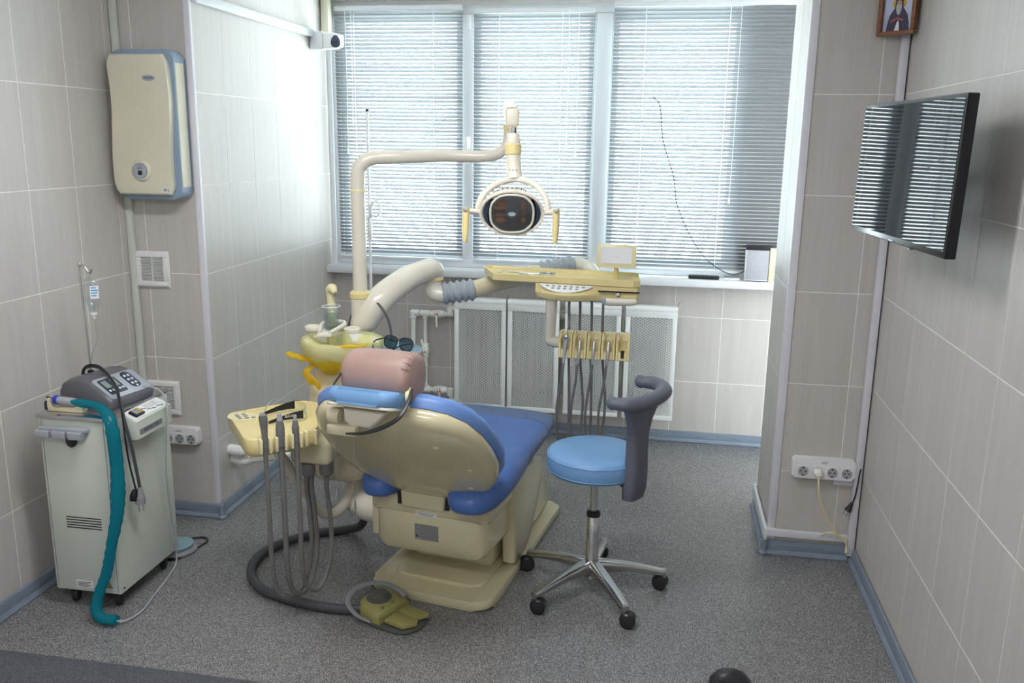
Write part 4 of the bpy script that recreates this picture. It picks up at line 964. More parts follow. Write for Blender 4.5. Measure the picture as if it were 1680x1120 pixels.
# ================================================================== STOOL
def stool():
    c = V((1.824, -.356, 0))
    o = thing('operator_stool', 'light blue round operator stool with a grey curved backrest on castors', 'stool', c)
    hub = nb(); lathe(hub, [(.020, .055), (.030, .058), (.034, .07), (.034, .125), (.030, .135), (.029, .14)], c, seg=24); obj('hub', hub, 'castalu', o)
    t = nb(); lathe(t, [(.0255, .10), (.0255, .330), (.0235, .334)], c, seg=24); obj('gas_sleeve', t, 'chrome', o)
    t = nb(); lathe(t, [(.0285, .328), (.0285, .345), (.020, .352), (.016, .352)], c, seg=24); obj('collar', t, 'black', o)
    t = nb(); lathe(t, [(.0155, .34), (.0155, .530)], c, seg=20); obj('gas_piston', t, 'chrome', o)
    for k in range(5):
        a = math.radians(228+k*72); d = V((math.cos(a), math.sin(a), 0)); s = V((-d.y, d.x, 0))
        rings = []
        for u, hw, zt, th in ((.015, .030, .138, .066), (.06, .027, .134, .048), (.14, .0235, .122, .035), (.22, .021, .106, .028), (.285, .019, .091, .025), (.307, .015, .087, .022)):
            p = c+d*u; rings.append([p+s*x+V((0, 0, zt-th/2+z)) for x, z in rr(hw*2, th, min(hw, th/2)*.6, 3)])
        t = nb(); loft(t, rings); lg = obj('leg', t, 'castalu', o)
        p = c+d*.298
        t = nb(); lathe(t, [(.011, .052), (.011, .09)], p, seg=14); obj('stem', t, 'castalu', lg)
        a2 = a+math.radians((40, -35, 60, 20, -50)[k]); ax = V((math.cos(a2), math.sin(a2), 0)); q = p+V((-ax.y, ax.x, 0))*.012
        cs = thing_part = None
        t = nb()
        for e in (-1, 1): lathe(t, [(.008, -.010), (.024, -.0095), (.029, -.006), (.029, .006), (.024, .0095), (.008, .010)], V((q.x, q.y, .0295))+ax*e*.0135, ax, 20)
        w0 = obj('castor', t, 'blackrub', o)
        t = nb(); lathe(t, [(.024, -.023), (.031, -.016), (.031, .016), (.024, .023)], V((q.x, q.y, .037)), ax, 20, sx=1, sy=.82); obj('castor_hood', t, 'black', w0)
    # seat
    t = nb(); R = .192; lathe(t, [(.0, .521), (.165, .521), (.186, .528), (R, .544), (R, .586), (.187, .602), (.170, .609), (.10, .613), (0, .614)], c, seg=56); obj('seat', t, 'bluelight', o, angle=60)
    t = nb(); lathe(t, [(R-.001, .5915), (R-.0015, .5945), (.184, .600), (.180, .601)], c, seg=56); t.free()
    ring = [(math.cos(2*PI*i/56), math.sin(2*PI*i/56)) for i in range(56)]
    for z, r_ in ((.592, R-.0012), (.538, R-.0025)):
        t = nb(); rings = [[c+V((x*(r_+.0026*math.cos(b)), y*(r_+.0026*math.cos(b)), z+.0026*math.sin(b))) for b in [2*PI*j/8 for j in range(8)]] for x, y in ring]; loft(t, rings, closed=True); obj('piping', t, 'bluelight', o)
    t = nb(); lathe(t, [(.075, .498), (.085, .508), (.085, .522)], c, seg=24); bb(t, (c.x-.03, c.y-.10, .503), (c.x+.15, c.y+.02, .519), .004); obj('mechanism', t, 'black', o)
    # backrest: upright pad with a wrap-around lumbar roll
    ba = math.radians(-32); bd = V((math.cos(ba), math.sin(ba), 0)); bs = V((-bd.y, bd.x, 0)); bc = V((1.978, -.460, 0))
    def ringb(u, w_, z, th, sh=0):
        p = bc+bd*u+bs*sh; return [p+bs*x+bd*y+V((0, 0, z)) for x, y in rr(w_, th, th*.42, 5)]
    t = nb(); loft(t, [ringb(-.012, .06, .456, .03), ringb(.0, .098, .462, .055), ringb(.006, .110, .50, .062), ringb(.010, .108, .57, .060), ringb(.010, .102, .65, .054), ringb(.010, .108, .72, .050), ringb(.012, .135, .775, .048, .005), ringb(.012, .185, .818, .046, .012), ringb(.010, .235, .845, .040, .018)]); obj('back_upright', t, 'greypad', o, angle=60)
    pts = [V(p) for p in ((1.893, -.548, .860), (1.945, -.553, .860), (2.005, -.512, .860), (2.058, -.425, .862), (2.076, -.340, .864), (2.045, -.268, .868), (1.985, -.258, .870))]
    t = nb(); tube(t, pts, [.026, .031, .032, .032, .032, .031, .026], 16, 6, flat=.85)
    for e in (pts[0], pts[-1]):
        u = bmesh.ops.create_uvsphere(t, u_segments=14, v_segments=8, radius=.0258, matrix=Matrix.Translation(e))
    obj('back_roll', t, 'greypad', o, angle=60)
    t = nb(); tube(t, [c+bd*.05+V((0, 0, .510)), c+bd*.13+V((0, 0, .500)), bc+V((0, 0, .485))], .016, 10, 4, flat=.5); obj('back_arm', t, 'black', o)
stool()
# ================================================================== DENTAL SIDE UNIT, LAMP, DELIVERY TABLE, ASSISTANT TABLE
PX, PY = .772, -.10
def dental_unit():
    o = thing('dental_unit', 'cream dental side unit with spittoon and tall lamp post left of the chair', 'dental unit', (.72, -.22, 0))
    def P(nm, t, m, par=None, **k): return obj(nm, t, m, par or o, **k)
    # body: rounded cabinet with a domed shoulder
    def ring(z, sx_, sy_, cx=.735, cy=-.19): return [V((cx+x*sx_, cy+y*sy_, z)) for x, y in rr(.26, .40, .09, 6)]
    t = nb(); loft(t, [ring(.385, .72, .80), ring(.395, .90, .93), ring(.43, 1, 1), ring(.60, 1, 1), ring(.74, .98, .98), ring(.80, .93, .94), ring(.845, .80, .84), ring(.87, .55, .62), ring(.875, .3, .3)]); P('body', t, 'cream', angle=60)
    t = nb(); lathe(t, [(.040, .84), (.036, .87), (.034, .91), (.045, .935)], (.765, -.31, 0), seg=20); P('bowl_neck', t, 'ivory')
    # spittoon bowl
    t = nb(); lathe(t, [(.04, .900), (.10, .915), (.138, .945), (.152, .978), (.155, .985), (.149, .986), (.132, .950), (.095, .925), (0, .918)], (.765, -.31, 0), seg=40, sx=1.03, sy=.9); P('bowl', t, 'enamel', angle=60)
    # cup stand with two side loops and the filler spout
    t = nb()
    out = [(-.030, -.085), (.030, -.085), (.036, -.02), (.048, .03), (.042, .062), (.0, .075), (-.042, .062), (-.048, .03), (-.036, -.02)]
    prism(t, out, .0, .014, Matrix.Translation((.715, -.30, 1.012)), .004)
    tube(t, [(.69+.004, -.375, 1.028), (.680, -.33, 1.036), (.668, -.275, 1.044), (.690, -.235, 1.046), (.735, -.232, 1.046), (.762, -.275, 1.044), (.75, -.33, 1.036), (.737, -.375, 1.028)], .009, 8, 6)
    P('cup_stand', t, 'ivory')
    for s in (-1, 1):
        c = V((.715+s*.085, -.285, 1.025)); t = nb()
        rings = [[c+V((math.cos(a)*(.030+.008*math.cos(b)), math.sin(a)*(.024+.008*math.cos(b)), .011*math.sin(b))) for b in [2*PI*j/8 for j in range(8)]] for a in [2*PI*i/24 for i in range(24)]]
        loft(t, rings, closed=True); P('holder_loop', t, 'ivory')
    t = nb(); tube(t, [(.693, -.235, .90), (.693, -.235, 1.06), (.692, -.236, 1.15), (.694, -.240, 1.180), (.706, -.252, 1.188), (.720, -.262, 1.172)], [.016, .016, .018, .022, .020, .010], 14, 5); P('cup_filler', t, 'paleyellow')
    t = nb(); tube(t, [(.722, -.264, 1.170), (.722, -.264, 1.158)], .005, 8, 1); P('filler_nozzle', t, 'steel')
    # lamp post
    t = nb(); tube(t, [(PX, PY, .80), (PX, PY, 1.135)], .0415, 22, 1); P('post_sleeve', t, 'ivory')
    t = nb(); lathe(t, [(.040, 1.125), (.046, 1.130), (.046, 1.148), (.034, 1.160), (.033, 1.160)], (PX, PY, 0), seg=24); P('post_collar', t, 'yellow')
    top = [(PX, PY, 1.14), (PX, PY, 1.40), (PX, PY, 1.635), (PX+.018, PY+.004, 1.690), (PX+.065, PY+.018, 1.716), (PX+.16, PY+.04, 1.722), (1.12, .045, 1.728), (1.27, .078, 1.728), (1.335, .100, 1.742), (1.366, .113, 1.782), (1.372, .118, 1.84)]
    t = nb(); tube(t, top, [.0305, .0305, .0305, .030, .029, .028, .026, .025, .024, .023, .022], 20, 6); P('lamp_post', t, 'ivory', angle=60)
    t = nb(); lathe(t, [(.0315, 0), (.0325, .003), (.0325, .010), (.0315, .013)], (PX, PY, 1.575), seg=24); P('post_ring', t, 'paleyellow')
    t = nb(); lathe(t, [(.022, 0), (.0245, .003), (.0245, .022), (.022, .026)], (1.372, .118, 1.835), seg=20); P('arm_ring', t, 'yellow')
    # curved lower arm that carries the delivery table
    t = nb(); tube(t, [(PX, PY, .985), (PX+.012, PY+.004, 1.02), (.835, -.078, 1.098), (.892, -.012, 1.160), (.953, .073, 1.203), (1.006, .154, 1.222), (1.026, .186, 1.214), (1.024, .196, 1.185)], [.045, .060, .062, .057, .052, .048, .044, .036], 20, 7); P('swing_arm', t, 'ivory', angle=60)
    t = nb(); lathe(t, [(.036, 0), (.047, .002), (.047, .014), (.040, .018)], (1.018, .195, 1.170), seg=22); P('arm_collar', t, 'yellow')
    t = nb(); tube(t, [(1.018, .195, 1.178), (1.018, .193, 1.145), (1.024, .192, 1.114), (1.056, .192, 1.106), (1.090, .196, 1.110)], [.038, .039, .042, .040, .037], 18, 5); P('elbow', t, 'ivory', angle=60)
    def bellows(a, b, r, n):
        a, b = V(a), V(b); d = b-a; pr = []
        for i in range(n*8+1):
            u = i/(n*8); pr.append((r*(1-.22*(.5+.5*math.cos(2*PI*u*n))), u*d.length))
        q = nb(); lathe(q, pr, a, d, 22); P('bellows', q, 'bellow', angle=60)
    bellows((1.060, .190, 1.108), (1.200, .238, 1.126), .053, 5)
    t = nb(); tube(t, [(1.190, .235, 1.125), (1.31, .33, 1.152), (1.48, .455, 1.190)], [.041, .040, .037], 18, 4); P('spring_arm', t, 'cream', angle=60)
    bellows((1.470, .448, 1.188), (1.625, .535, 1.214), .052, 5)
    t = nb(); tube(t, [(1.615, .530, 1.212), (1.665, .535, 1.212), (1.71, .50, 1.190), (1.735, .40, 1.165), (1.735, .30, 1.16), (1.735, .22, 1.16)], [.038, .040, .040, .036, .032, .03], 16, 5); P('arm_end', t, 'ivory', angle=60)
    # round milky glass side tray
    t = nb(); lathe(t, [(0, .944), (.130, .944), (.136, .948), (.136, .952), (.130, .956), (0, .956)], (.965, -.275, 0), seg=40, sx=.92, sy=.85); P('glass_tray', t, 'milky')
    t = nb(); tube(t, [(.84, -.20, .90), (.92, -.24, .925), (.965, -.27, .943)], .014, 10, 4); P('tray_arm', t, 'ivory')
    t = nb(); tube(t, [(PX+.03, PY-.02, 1.12), (.86, -.13, 1.11), (.905, -.14, 1.05), (.925, -.155, .98), (.925, -.17, .90)], .0052, 8, 7); P('cable', t, 'darkhose')
    t = nb(); tube(t, [(PX-.035, PY-.01, 1.06), (.715, -.12, .98), (.70, -.15, .90)], .0055, 8, 6); P('cable', t, 'darkhose')
    # lower bellows hose and the boots of the suction hoses
    t = nb(); pr = []
    for i in range(61): pr.append((.046*(1-.10*(.5+.5*math.cos(2*PI*i/4))), i/60*.22))
    lathe(t, pr, (.785, -.13, .175), (-.12, .05, 1), 22); P('floor_bellows', t, 'darkhose', angle=60)
    t = nb(); bb(t, (.665, -.66, .565), (.835, -.40, .665), .03, 3); P('hose_manifold', t, 'cream')
    for x, y in ((.735, -.635), (.800, -.615)):
        t = nb(); lathe(t, [(.0, .512), (.012, .512), (.025, .522), (.027, .53), (.027, .572)], (x, y, 0), seg=18); P('hose_boot', t, 'greyhose')
    # bent arm of the assistant table
    t = nb(); tube(t, [(.62, -.70, .70), (.625, -.68, .64), (.645, -.60, .52), (.69, -.45, .30), (.715, -.38, .245), (.745, -.33, .255), (.785, -.26, .33), (.80, -.22, .40)], .022, 16, 6, flat=.8); P('assistant_arm', t, 'ivory', angle=60)
    return o
dental_unit()
def bowl_bag():
    c = V((.765, -.31, 0)); o = thing('bin_bag', 'thin yellow bin bag lining the spittoon bowl, one corner hanging out', 'bag', (c.x, c.y, .90))
    n = 48
    def ring(r, z, amp, k, sy=.9): return [c+V((r*1.03*math.cos(a)*(1+amp*math.sin(k*a+r*60)), r*sy*math.sin(a)*(1+amp*math.sin(k*a+1)), z+amp*.10*math.sin(7*a))) for a in [2*PI*i/n for i in range(n)]]
    t = nb(); loft(t, [ring(.06, .926, .06, 9), ring(.10, .936, .05, 11), ring(.133, .958, .03, 13), ring(.152, .990, .02, 9), ring(.160, .996, .02, 9), ring(.163, .986, .02, 9)], cap=False); obj('liner', t, 'bagpale', o, angle=80)
    t = nb(); loft(t, [ring(.164, .988, .02, 9), ring(.167, .97, .03, 7), ring(.157, .935, .04, 9), ring(.125, .898, .06, 7), ring(.075, .872, .09, 5), ring(.045, .862, .10, 5)], cap=False); obj('skirt', t, 'bagpale', o, angle=80)
    t = nb(); loft(t, [ring(.150, .925, .04, 9), ring(.128, .890, .06, 7), ring(.092, .866, .09, 5), ring(.055, .855, .10, 5)], cap=False)
    obj('lower_fold', t, 'bagyel', o, angle=80)
    t = nb()
    for pts, w_ in (([(.660, -.36, .90), (.625, -.375, .915), (.58, -.385, .930), (.555, -.385, .935)], [.020, .026, .030, .018]), ([(.665, -.38, .885), (.640, -.40, .870), (.655, -.41, .845), (.690, -.41, .820), (.70, -.41, .80)], [.018, .022, .024, .020, .004])):
        tube(t, pts, w_, 10, 6, flat=.35)
    for v in t.verts:
        h = math.sin(v.co.x*170)*.003; v.co += V((0, h, h))
    obj('hanging_corner', t, 'bagyel', o, angle=70)
    t = nb(); tube(t, [(.80, -.445, .990), (.84, -.44, .996), (.88, -.425, .992), (.90, -.39, .996)], [.006, .013, .012, .005], 8, 5, flat=.6); obj('knot', t, 'bagyel', o)
bowl_bag()
def cup():
    c = (.716, -.300); z = 1.0265
    o = thing('plastic_cup', 'clear plastic cup of water on the cup stand', 'cup', (c[0], c[1], z))
    t = nb(); lathe(t, [(.026, .0005), (.037, .094), (.0385, .096), (.0385, .098), (.0360, .098), (.0355, .094), (.0250, .002), (0, .002)], (c[0], c[1], z), seg=32); obj('wall', t, 'cup', o)
    t = nb(); lathe(t, [(.0248, .003), (.0318, .064), (0, .064)], (c[0], c[1], z), seg=32); obj('water', t, 'water', o)
    t = nb(); rings = [[V((c[0]+math.cos(a)*(.0375+.0016*math.cos(b)), c[1]+math.sin(a)*(.0375+.0016*math.cos(b)), z+.097+.0016*math.sin(b))) for b in [2*PI*j/6 for j in range(6)]] for a in [2*PI*i/32 for i in range(32)]]
    loft(t, rings, closed=True); obj('rim', t, 'cord', o)
cup()
def sunglasses():
    z = .9575; o = thing('dark_glasses', 'black-framed glasses with blue lenses on the round glass tray', 'glasses', (1.005, -.33, z))
    m = basis((1.005, -.315, z+.030), (.90, -.43, 0), (0, .25, 1))
    for s in (-1, 1):
        out = [(s*(.042+.036*math.copysign(abs(math.cos(a))**.8, math.cos(a))), (.019 if math.sin(a) > 0 else .034)*math.copysign(abs(math.sin(a))**.8, math.sin(a))+.006) for a in [2*PI*i/24 for i in range(24)]]
        if s < 0: out = out[::-1]
        t = nb(); prism(t, out, -.0008, .0008, m); obj('lens', t, 'sunlens', o)
        pts = [m @ V((x, y, 0)) for x, y in out]; t = nb(); tube(t, pts+[pts[0]], .0022, 6, 1); obj('rim', t, 'black', o)
        a = m @ V((s*.077, .010, 0)); b = m @ V((s*.068, -.006, .07)); c = m @ V((s*.030, -.020, .115)); c.z = z+.003
        t = nb(); tube(t, [a, b, c], .0028, 6, 5); obj('temple', t, 'black', o)
    t = nb(); tube(t, [m @ V((-.010, .010, 0)), m @ V((0, .014, 0)), m @ V((.010, .010, 0))], .0025, 6, 4); obj('bridge', t, 'black', o)
sunglasses()
# --- operating lamp
def lamp():
    o = thing('operating_lamp', 'cream dental operating lamp with an oval reflector head and two handles', 'lamp', (1.372, .118, 1.86))
    def P(nm, t, m, par=None, **k): return obj(nm, t, m, par or o, **k)
    t = nb(); tube(t, [(1.372, .118, 1.855), (1.371, .119, 1.915)], .014, 14, 1); P('pivot_pin', t, 'chrome')
    t = nb(); a, b = V((1.368, .135, 1.926)), V((1.474, -.385, 1.880)); d = (b-a).normalized(); s_ = d.cross(V((0, 0, 1))).normalized(); u_ = s_.cross(d)
    loft(t, [[a+d*k+s_*x+u_*y for x, y in rr(.050*f, .075*f, .02*f)] for k, f in ((-.02, .8), (0, 1), (.25, .92), ((b-a).length-.03, 1.0), ((b-a).length, 1.05), ((b-a).length+.03, .9), ((b-a).length+.038, .7))]); P('spring_arm', t, 'ivory', angle=50)
    t = nb(); box(t, b+d*.036, (.050, .014, .070), .012, 3, Matrix.Rotation(math.atan2(d.y, d.x)+PI/2, 4, 'Z')); P('end_cap', t, 'ivory')
    X, Y = 1.482, -.400
    t = nb(); tube(t, [(X, Y, 1.865), (X, Y, 1.800)], .013, 14, 1); P('stem_pin', t, 'chrome')
    t = nb(); lathe(t, [(.020, 1.822), (.024, 1.815), (.026, 1.79), (.026, 1.778)], (X, Y, 0), seg=20); P('stem_top', t, 'ivory')
    t = nb(); lathe(t, [(.026, 1.745), (.0315, 1.748), (.0315, 1.782), (.026, 1.786)], (X, Y, 0), seg=20); P('stem_ring', t, 'yellow')
    t = nb(); tube(t, [(X, Y, 1.75), (X+.004, Y-.005, 1.70), (X+.010, Y-.018, 1.655)], [.028, .028, .030], 18, 4); P('stem', t, 'ivory')
    for k in (-1, 0, 1):
        t = nb(); lathe(t, [(.003, 0), (.003, .002), (0, .0022)], (X+.006+k*.012, Y-.036, 1.69), (0, -1, 0), 10); P('screw', t, 'plate')
    # fork
    c = V((1.500, -.500, 1.544)); pts = []
    for i in range(13):
        a = math.radians(-2+i*184/12); pts.append(c+V((.130*math.cos(a)*(-1), .07*math.sin(a)**2*.9+.01, .113*math.sin(a))))
    t = nb(); tube(t, pts, .0125, 14, 4); P('fork', t, 'ivory', angle=60)
    # head: shallow oval bowl, facing the camera and a little down
    mh = basis(c+V((0, -.015, -.004)), (.985, .17, 0), (.03, -.20, .98))          # x across, y up, z out of the lit face
    def oval(a, b, z, dy=0): return [mh @ V((a*math.cos(q), b*math.sin(q)+dy, z)) for q in [2*PI*i/40 for i in range(40)]]
    t = nb(); loft(t, [oval(.03, .03, -.075, .012), oval(.075, .060, -.066, .010), oval(.105, .080, -.040, .006), oval(.117, .085, -.012), oval(.119, .086, .004), oval(.116, .083, .010), oval(.110, .078, .010), oval(.106, .074, .002), oval(.08, .06, -.002), oval(.02, .02, -.004)]); hd = P('head', t, 'ivory', angle=50)
    for k in range(7):
        t = nb(); a = math.radians(62+k*9.5); p = mh @ V((.104*math.cos(a), .083*math.sin(a)*.98+.004, -.022)); box(t, p, (.003, .012, .008), 0, 1, Matrix.Rotation(.17, 4, 'Z')); P('vent_slot', t, 'dark', hd)
    for s in (-1, 1):
        out = []
        for i in range(9): a = math.radians(-48+96*i/8); out.append((s*.104*math.cos(a), .075*math.sin(a)))
        for i in range(9): a = math.radians(48-96*i/8); out.append((s*(.050+.038*math.cos(a)), .074*math.sin(a)))
        if s < 0: out = out[::-1]
        t = nb(); prism(t, out, .0005, .0045, mh); P('side_inset', t, 'navy', hd)
    # reflector window
    win = [(x*.074*(1 if abs(y) < .6 else .96), y*.066) for x, y in [(math.copysign(abs(math.cos(q))**.7, math.cos(q)), math.copysign(abs(math.sin(q))**.8, math.sin(q))) for q in [2*PI*i/36 for i in range(36)]]]
    t = nb(); prism(t, win, .0, .0085, mh, .002); P('reflector', t, 'reflector', hd)
    for x, y, a, b in ((-.036, .040, .018, .008), (-.042, .022, .024, .007), (-.040, -.004, .022, .006), (-.040, -.022, .020, .010), (.040, .030, .008, .014), (.044, .004, .007, .009), (.042, -.022, .009, .010)):
        t = nb(); prism(t, [(p*a+x, q*b+y) for p, q in ell(1, 1, 20)], .0085, .0092, mh); P('amber_glint', t, 'amber', hd)  # warm reflections in the reflector, painted as flat amber patches
    t = nb(); prism(t, ell(.022, .024, 24), .0085, .013, mh @ Matrix.Translation((.0, .005, 0)), .003); P('bulb_shield', t, 'navy', hd)
    t = nb(); prism(t, ell(.014, .0075, 20), .013, .0142, mh @ Matrix.Translation((.0, .0, 0))); P('maker_oval', t, 'btn', hd)
    fr = [mh @ V((x*1.05, y*1.05, .010)) for x, y in win]; t = nb(); tube(t, fr+[fr[0]], .0045, 8, 1); P('window_rim', t, 'ivory', hd)
    glass = [(x*.97, y*.97) for x, y in win]; t = nb(); prism(t, glass, .0155, .0170, mh); P('front_glass', t, 'lens', hd)
    for s in (-1, 1):
        a = c+V((s*.118, -.012+.02*s, -.002)); b = c+V((s*.160, -.03+.025*s, .004))
        t = nb(); tube(t, [a, b], .0105, 14, 1); P('pivot', t, 'ivory')
        t = nb(); tube(t, [b+V((0, 0, .012)), b+V((0, -.002, -.02)), b+V((0, -.010, -.07)), b+V((0, -.018, -.112))], [.0150, .0155, .0150, .0085], 14, 5, flat=.9); hn = P('handle', t, 'yellow')
        t = nb(); lathe(t, [(.008, 0), (.008, .004), (0, .005)], b+V((0, -.013, .004)), (0, -1, 0), 14); P('handle_screw', t, 'steel', hn)
lamp()
# --- delivery table
def delivery_table():
    z = 1.205
    o = thing('delivery_table', 'yellow instrument delivery table with tray, keypad and hanging hoses', 'instrument table', (1.735, .16, 1.15))
    def P(nm, t, m, par=None, **k): return obj(nm, t, m, par or o, **k)
    out = [(1.315, .088), (1.93, .030), (1.958, .050), (1.946, .245), (1.92, .268), (1.262, .335), (1.232, .312), (1.236, .285)]
    cx = sum(p[0] for p in out)/8; cy = sum(p[1] for p in out)/8
    ins = [(cx+(x-cx)*.972, cy+(y-cy)*.90) for x, y in out]
    t = nb()
    loft(t, [[V((x, y, h)) for x, y in q] for q, h in ((ins, z-.012), (out, z-.006), (out, z+.022), ([(cx+(x-cx)*.992, cy+(y-cy)*.97) for x, y in out], z+.024), ([(cx+(x-cx)*.985, cy+(y-cy)*.94) for x, y in out], z+.010), (ins, z+.006))])
    P('tray', t, 'yellow')
    t = nb(); prism(t, [(cx+(x-cx)*.965, cy+(y-cy)*.88) for x, y in out], z+.0055, z+.0075); P('tray_sheet', t, 'steel') if False else t.free()
    # control head below with bulged front
    fr = []
    for i in range(13):
        u = i/12; fr.append((1.508+u*.265, .064-.025*u-.075*math.sin(PI*u)**.8))
    body = fr+[(1.80, .042), (1.945, .035), (1.955, .05), (1.945, .24), (1.51, .27)]
    topb = [(x, .068-.025*i/12) for i, (x, y) in enumerate(fr)]+body[13:]
    t = nb(); loft(t, [[V((x, y, h)) for x, y in q] for q, h in (([(1.73+(x-1.73)*.90, .14+(y-.14)*.80) for x, y in body], z-.074), ([(1.73+(x-1.73)*.97, .14+(y-.14)*.93) for x, y in body], z-.068), (body, z-.048), ([(x, y+.001) for x, y in body], z-.042), (topb, z-.009))]); hd = P('control_head', t, 'yellow')
    mk = basis((1.640, .020, z-.0235), (.265, -.025, 0), (0, .085, .034)); kw = []
    for i in range(15): u = i/14; kw.append((-.118+u*.236, .030-.060*math.sin(PI*u)**.75))
    t = nb(); prism(t, kw+[(.118, .034), (-.118, .034)], -.001, .0022, mk); P('keypad', t, 'paper', hd)
    for row, n_, yy in ((0, 7, .018), (1, 5, .0)):
        for i in range(n_):
            t = nb(); prism(t, ell(.0078, .0055, 12), .0022, .0034, mk @ Matrix.Translation(((i-(n_-1)/2)*.026, yy, 0))); P('key', t, 'plate', hd)
    t = nb(); bb(t, (1.782, .026, z-.030), (1.957, .042, z-.026)); P('seam', t, 'dark', hd)
    t = nb(); lathe(t, [(.010, 0), (.010, .003), (.006, .005), (0, .005)], (1.866, .038, z-.040), (0, -1, 0), 16); P('lock', t, 'steel', hd)
    t = nb(); tube(t, [(1.815, .018, z-.068), (1.830, .012, z-.068), (1.93, .005, z-.064), (1.947, .006, z-.062)], [.012, .017, .015, .008], 14, 5); gr = P('grip_handle', t, 'ivory')
    t = nb(); lathe(t, [(.012, 0), (.013, .004), (.010, .014), (0, .016)], (1.812, .012, z-.066), (-.2, -1, 0), 14); P('grip_knob', t, 'bluegrey', gr)
    # small screen
    m = basis((1.851, .09, 1.322), (.985, -.03, 0), (.0, .18, 1))
    t = nb(); prism(t, rr(.168, .098, .008), -.010, .010, m, .004); sc = P('viewer_frame', t, 'paleyellow')
    t = nb(); prism(t, rr(.132, .066, .003, 2), .0095, .0108, m @ Matrix.Translation((0, .002, 0))); P('viewer_panel', t, 'paper', sc)
    t = nb(); tube(t, [(1.851, .10, 1.272), (1.852, .11, 1.22)], .011, 12, 1); P('viewer_post', t, 'yellow')
    # drop arm and the row of instrument holders
    t = nb(); tube(t, [(1.582, .06, 1.15), (1.580, .06, 1.05), (1.578, .058, .965), (1.580, .055, .948), (1.60, .052, .942), (1.638, .050, .942)], [.026, .024, .022, .024, .024, .022], 16, 4); P('drop_arm', t, 'ivory', angle=60)
    for i in range(5):
        x = 1.653+i*.0612
        t = nb(); m = basis((x, .05, .992), (0, 1, 0), (0, 0, 1))
        full = [(-.075, -.098), (-.03, -.112), (.03, -.105), (.035, .0), (-.030, .006), (-.058, -.035)]
        notch = [(-.0755, -.0985), (-.03, -.1125), (.0305, -.1055), (.0355, .001), (.012, .002), (.004, -.022), (-.012, -.044), (-.035, -.058), (-.066, -.066)]
        for sx_ in (-1, 1): prism(t, full, -.0295 if sx_ < 0 else .0185, -.0185 if sx_ < 0 else .0295, m, .003)
        prism(t, notch, -.0185, .0185, m, .002); h = P('holder', t, 'yellow')
        t = nb(); rimp = [(x+.0175*math.cos(q), .030-.03*(1-math.sin(q))*.9-.012, .975+.022*math.sin(q)) for q in [PI*k/8 for k in range(9)]]; tube(t, rimp, .003, 6, 2); P('holder_lip', t, 'paleyellow', h)
        t = nb(); tube(t, [(x, -.010, .932), (x, -.024, .902)], [.009, .006], 10, 1); P('holder_slot', t, 'dark', h)
    # instruments hanging in the holders with hoses looping back under the head
    tops = [(1.655, 1.140), (1.704, 1.140), (1.754, 1.140), (1.803, 1.135)]
    for i in range(4):
        x = 1.653+i*.0612; xt = tops[i][0]
        t = nb(); tube(t, [(x+.002, -.006, .965), (x, -.022, .925), (x-.003, -.030, .87)], [.0095, .0075, .0065], 12, 4); ins_ = P('handpiece', t, 'steel' if i else 'silver')
        if i == 0:
            t = nb(); lathe(t, [(.0, -.002), (.012, .0), (.012, .012), (.006, .02), (0, .02)], (x+.004, -.004, .970), (0, -.2, 1), 14); tube(t, [(x+.004, -.006, .985), (x+.008, -.002, 1.02), (x+.014, .0, 1.05)], .0022, 8, 4); P('syringe_tip', t, 'steel', ins_)
        dx = (-.016, -.014, -.012, -.016)[i]
        t = nb(); tube(t, [(x-.003, -.030, .875), (x-.010, -.022, .80), (x-.014+dx, -.006, .66), (x-.012+dx, .02, .53), (x+dx*.4, .045, .465), (xt+.012, .07, .50), (xt+.012+.012*(i % 2), .085, .66), (xt+.004, .085, .90), (xt, .075, 1.142)], .0058, 10, 8); P('hose', t, 'greyhose')
    return o
delivery_table()
def tray_tools():
    z = 1.2125
    for k, (x0, y0, x1, y1, lb, r_) in enumerate(((1.375, .205, 1.455, .185, 'steel dental mirror lying on the yellow tray', .004), (1.42, .180, 1.52, .170, 'pair of steel forceps lying on the yellow tray', .0045))):
        o = thing('dental_mirror' if k == 0 else 'forceps', lb, 'instrument', (x0, y0, z))
        t = nb(); tube(t, [(x0, y0, z+.006), ((x0+x1)/2, (y0+y1)/2, z+.007), (x1, y1, z+.006)], r_, 10, 3); obj('handle', t, 'steel', o)
        if k == 0:
            t = nb(); tube(t, [(x0, y0, z+.006), (x0-.03, y0+.008, z+.010), (x0-.045, y0+.012, z+.006)], .0018, 8, 4); obj('stem', t, 'steel', o)
            t = nb(); lathe(t, [(.0, 0), (.012, .0), (.012, .003), (0, .0035)], (x0-.055, y0+.014, z), seg=18); obj('mirror_disc', t, 'chrome', o)
        else:
            t = nb(); tube(t, [(x0, y0-.012, z+.006), ((x0+x1)/2, (y0+y1)/2-.022, z+.008), (x1, y1-.010, z+.006)], r_, 10, 3); obj('second_leg', t, 'steel', o)
    t = nb(); lathe(t, [(0, 0), (.034, 0), (.038, .006), (.038, .012), (.034, .013), (.033, .004), (0, .004)], (1.545, .175, z), seg=28); solo('steel_dish', t, 'chrome', 'small round steel dish on the yellow tray', 'dish', (1.545, .175, z))
tray_tools()
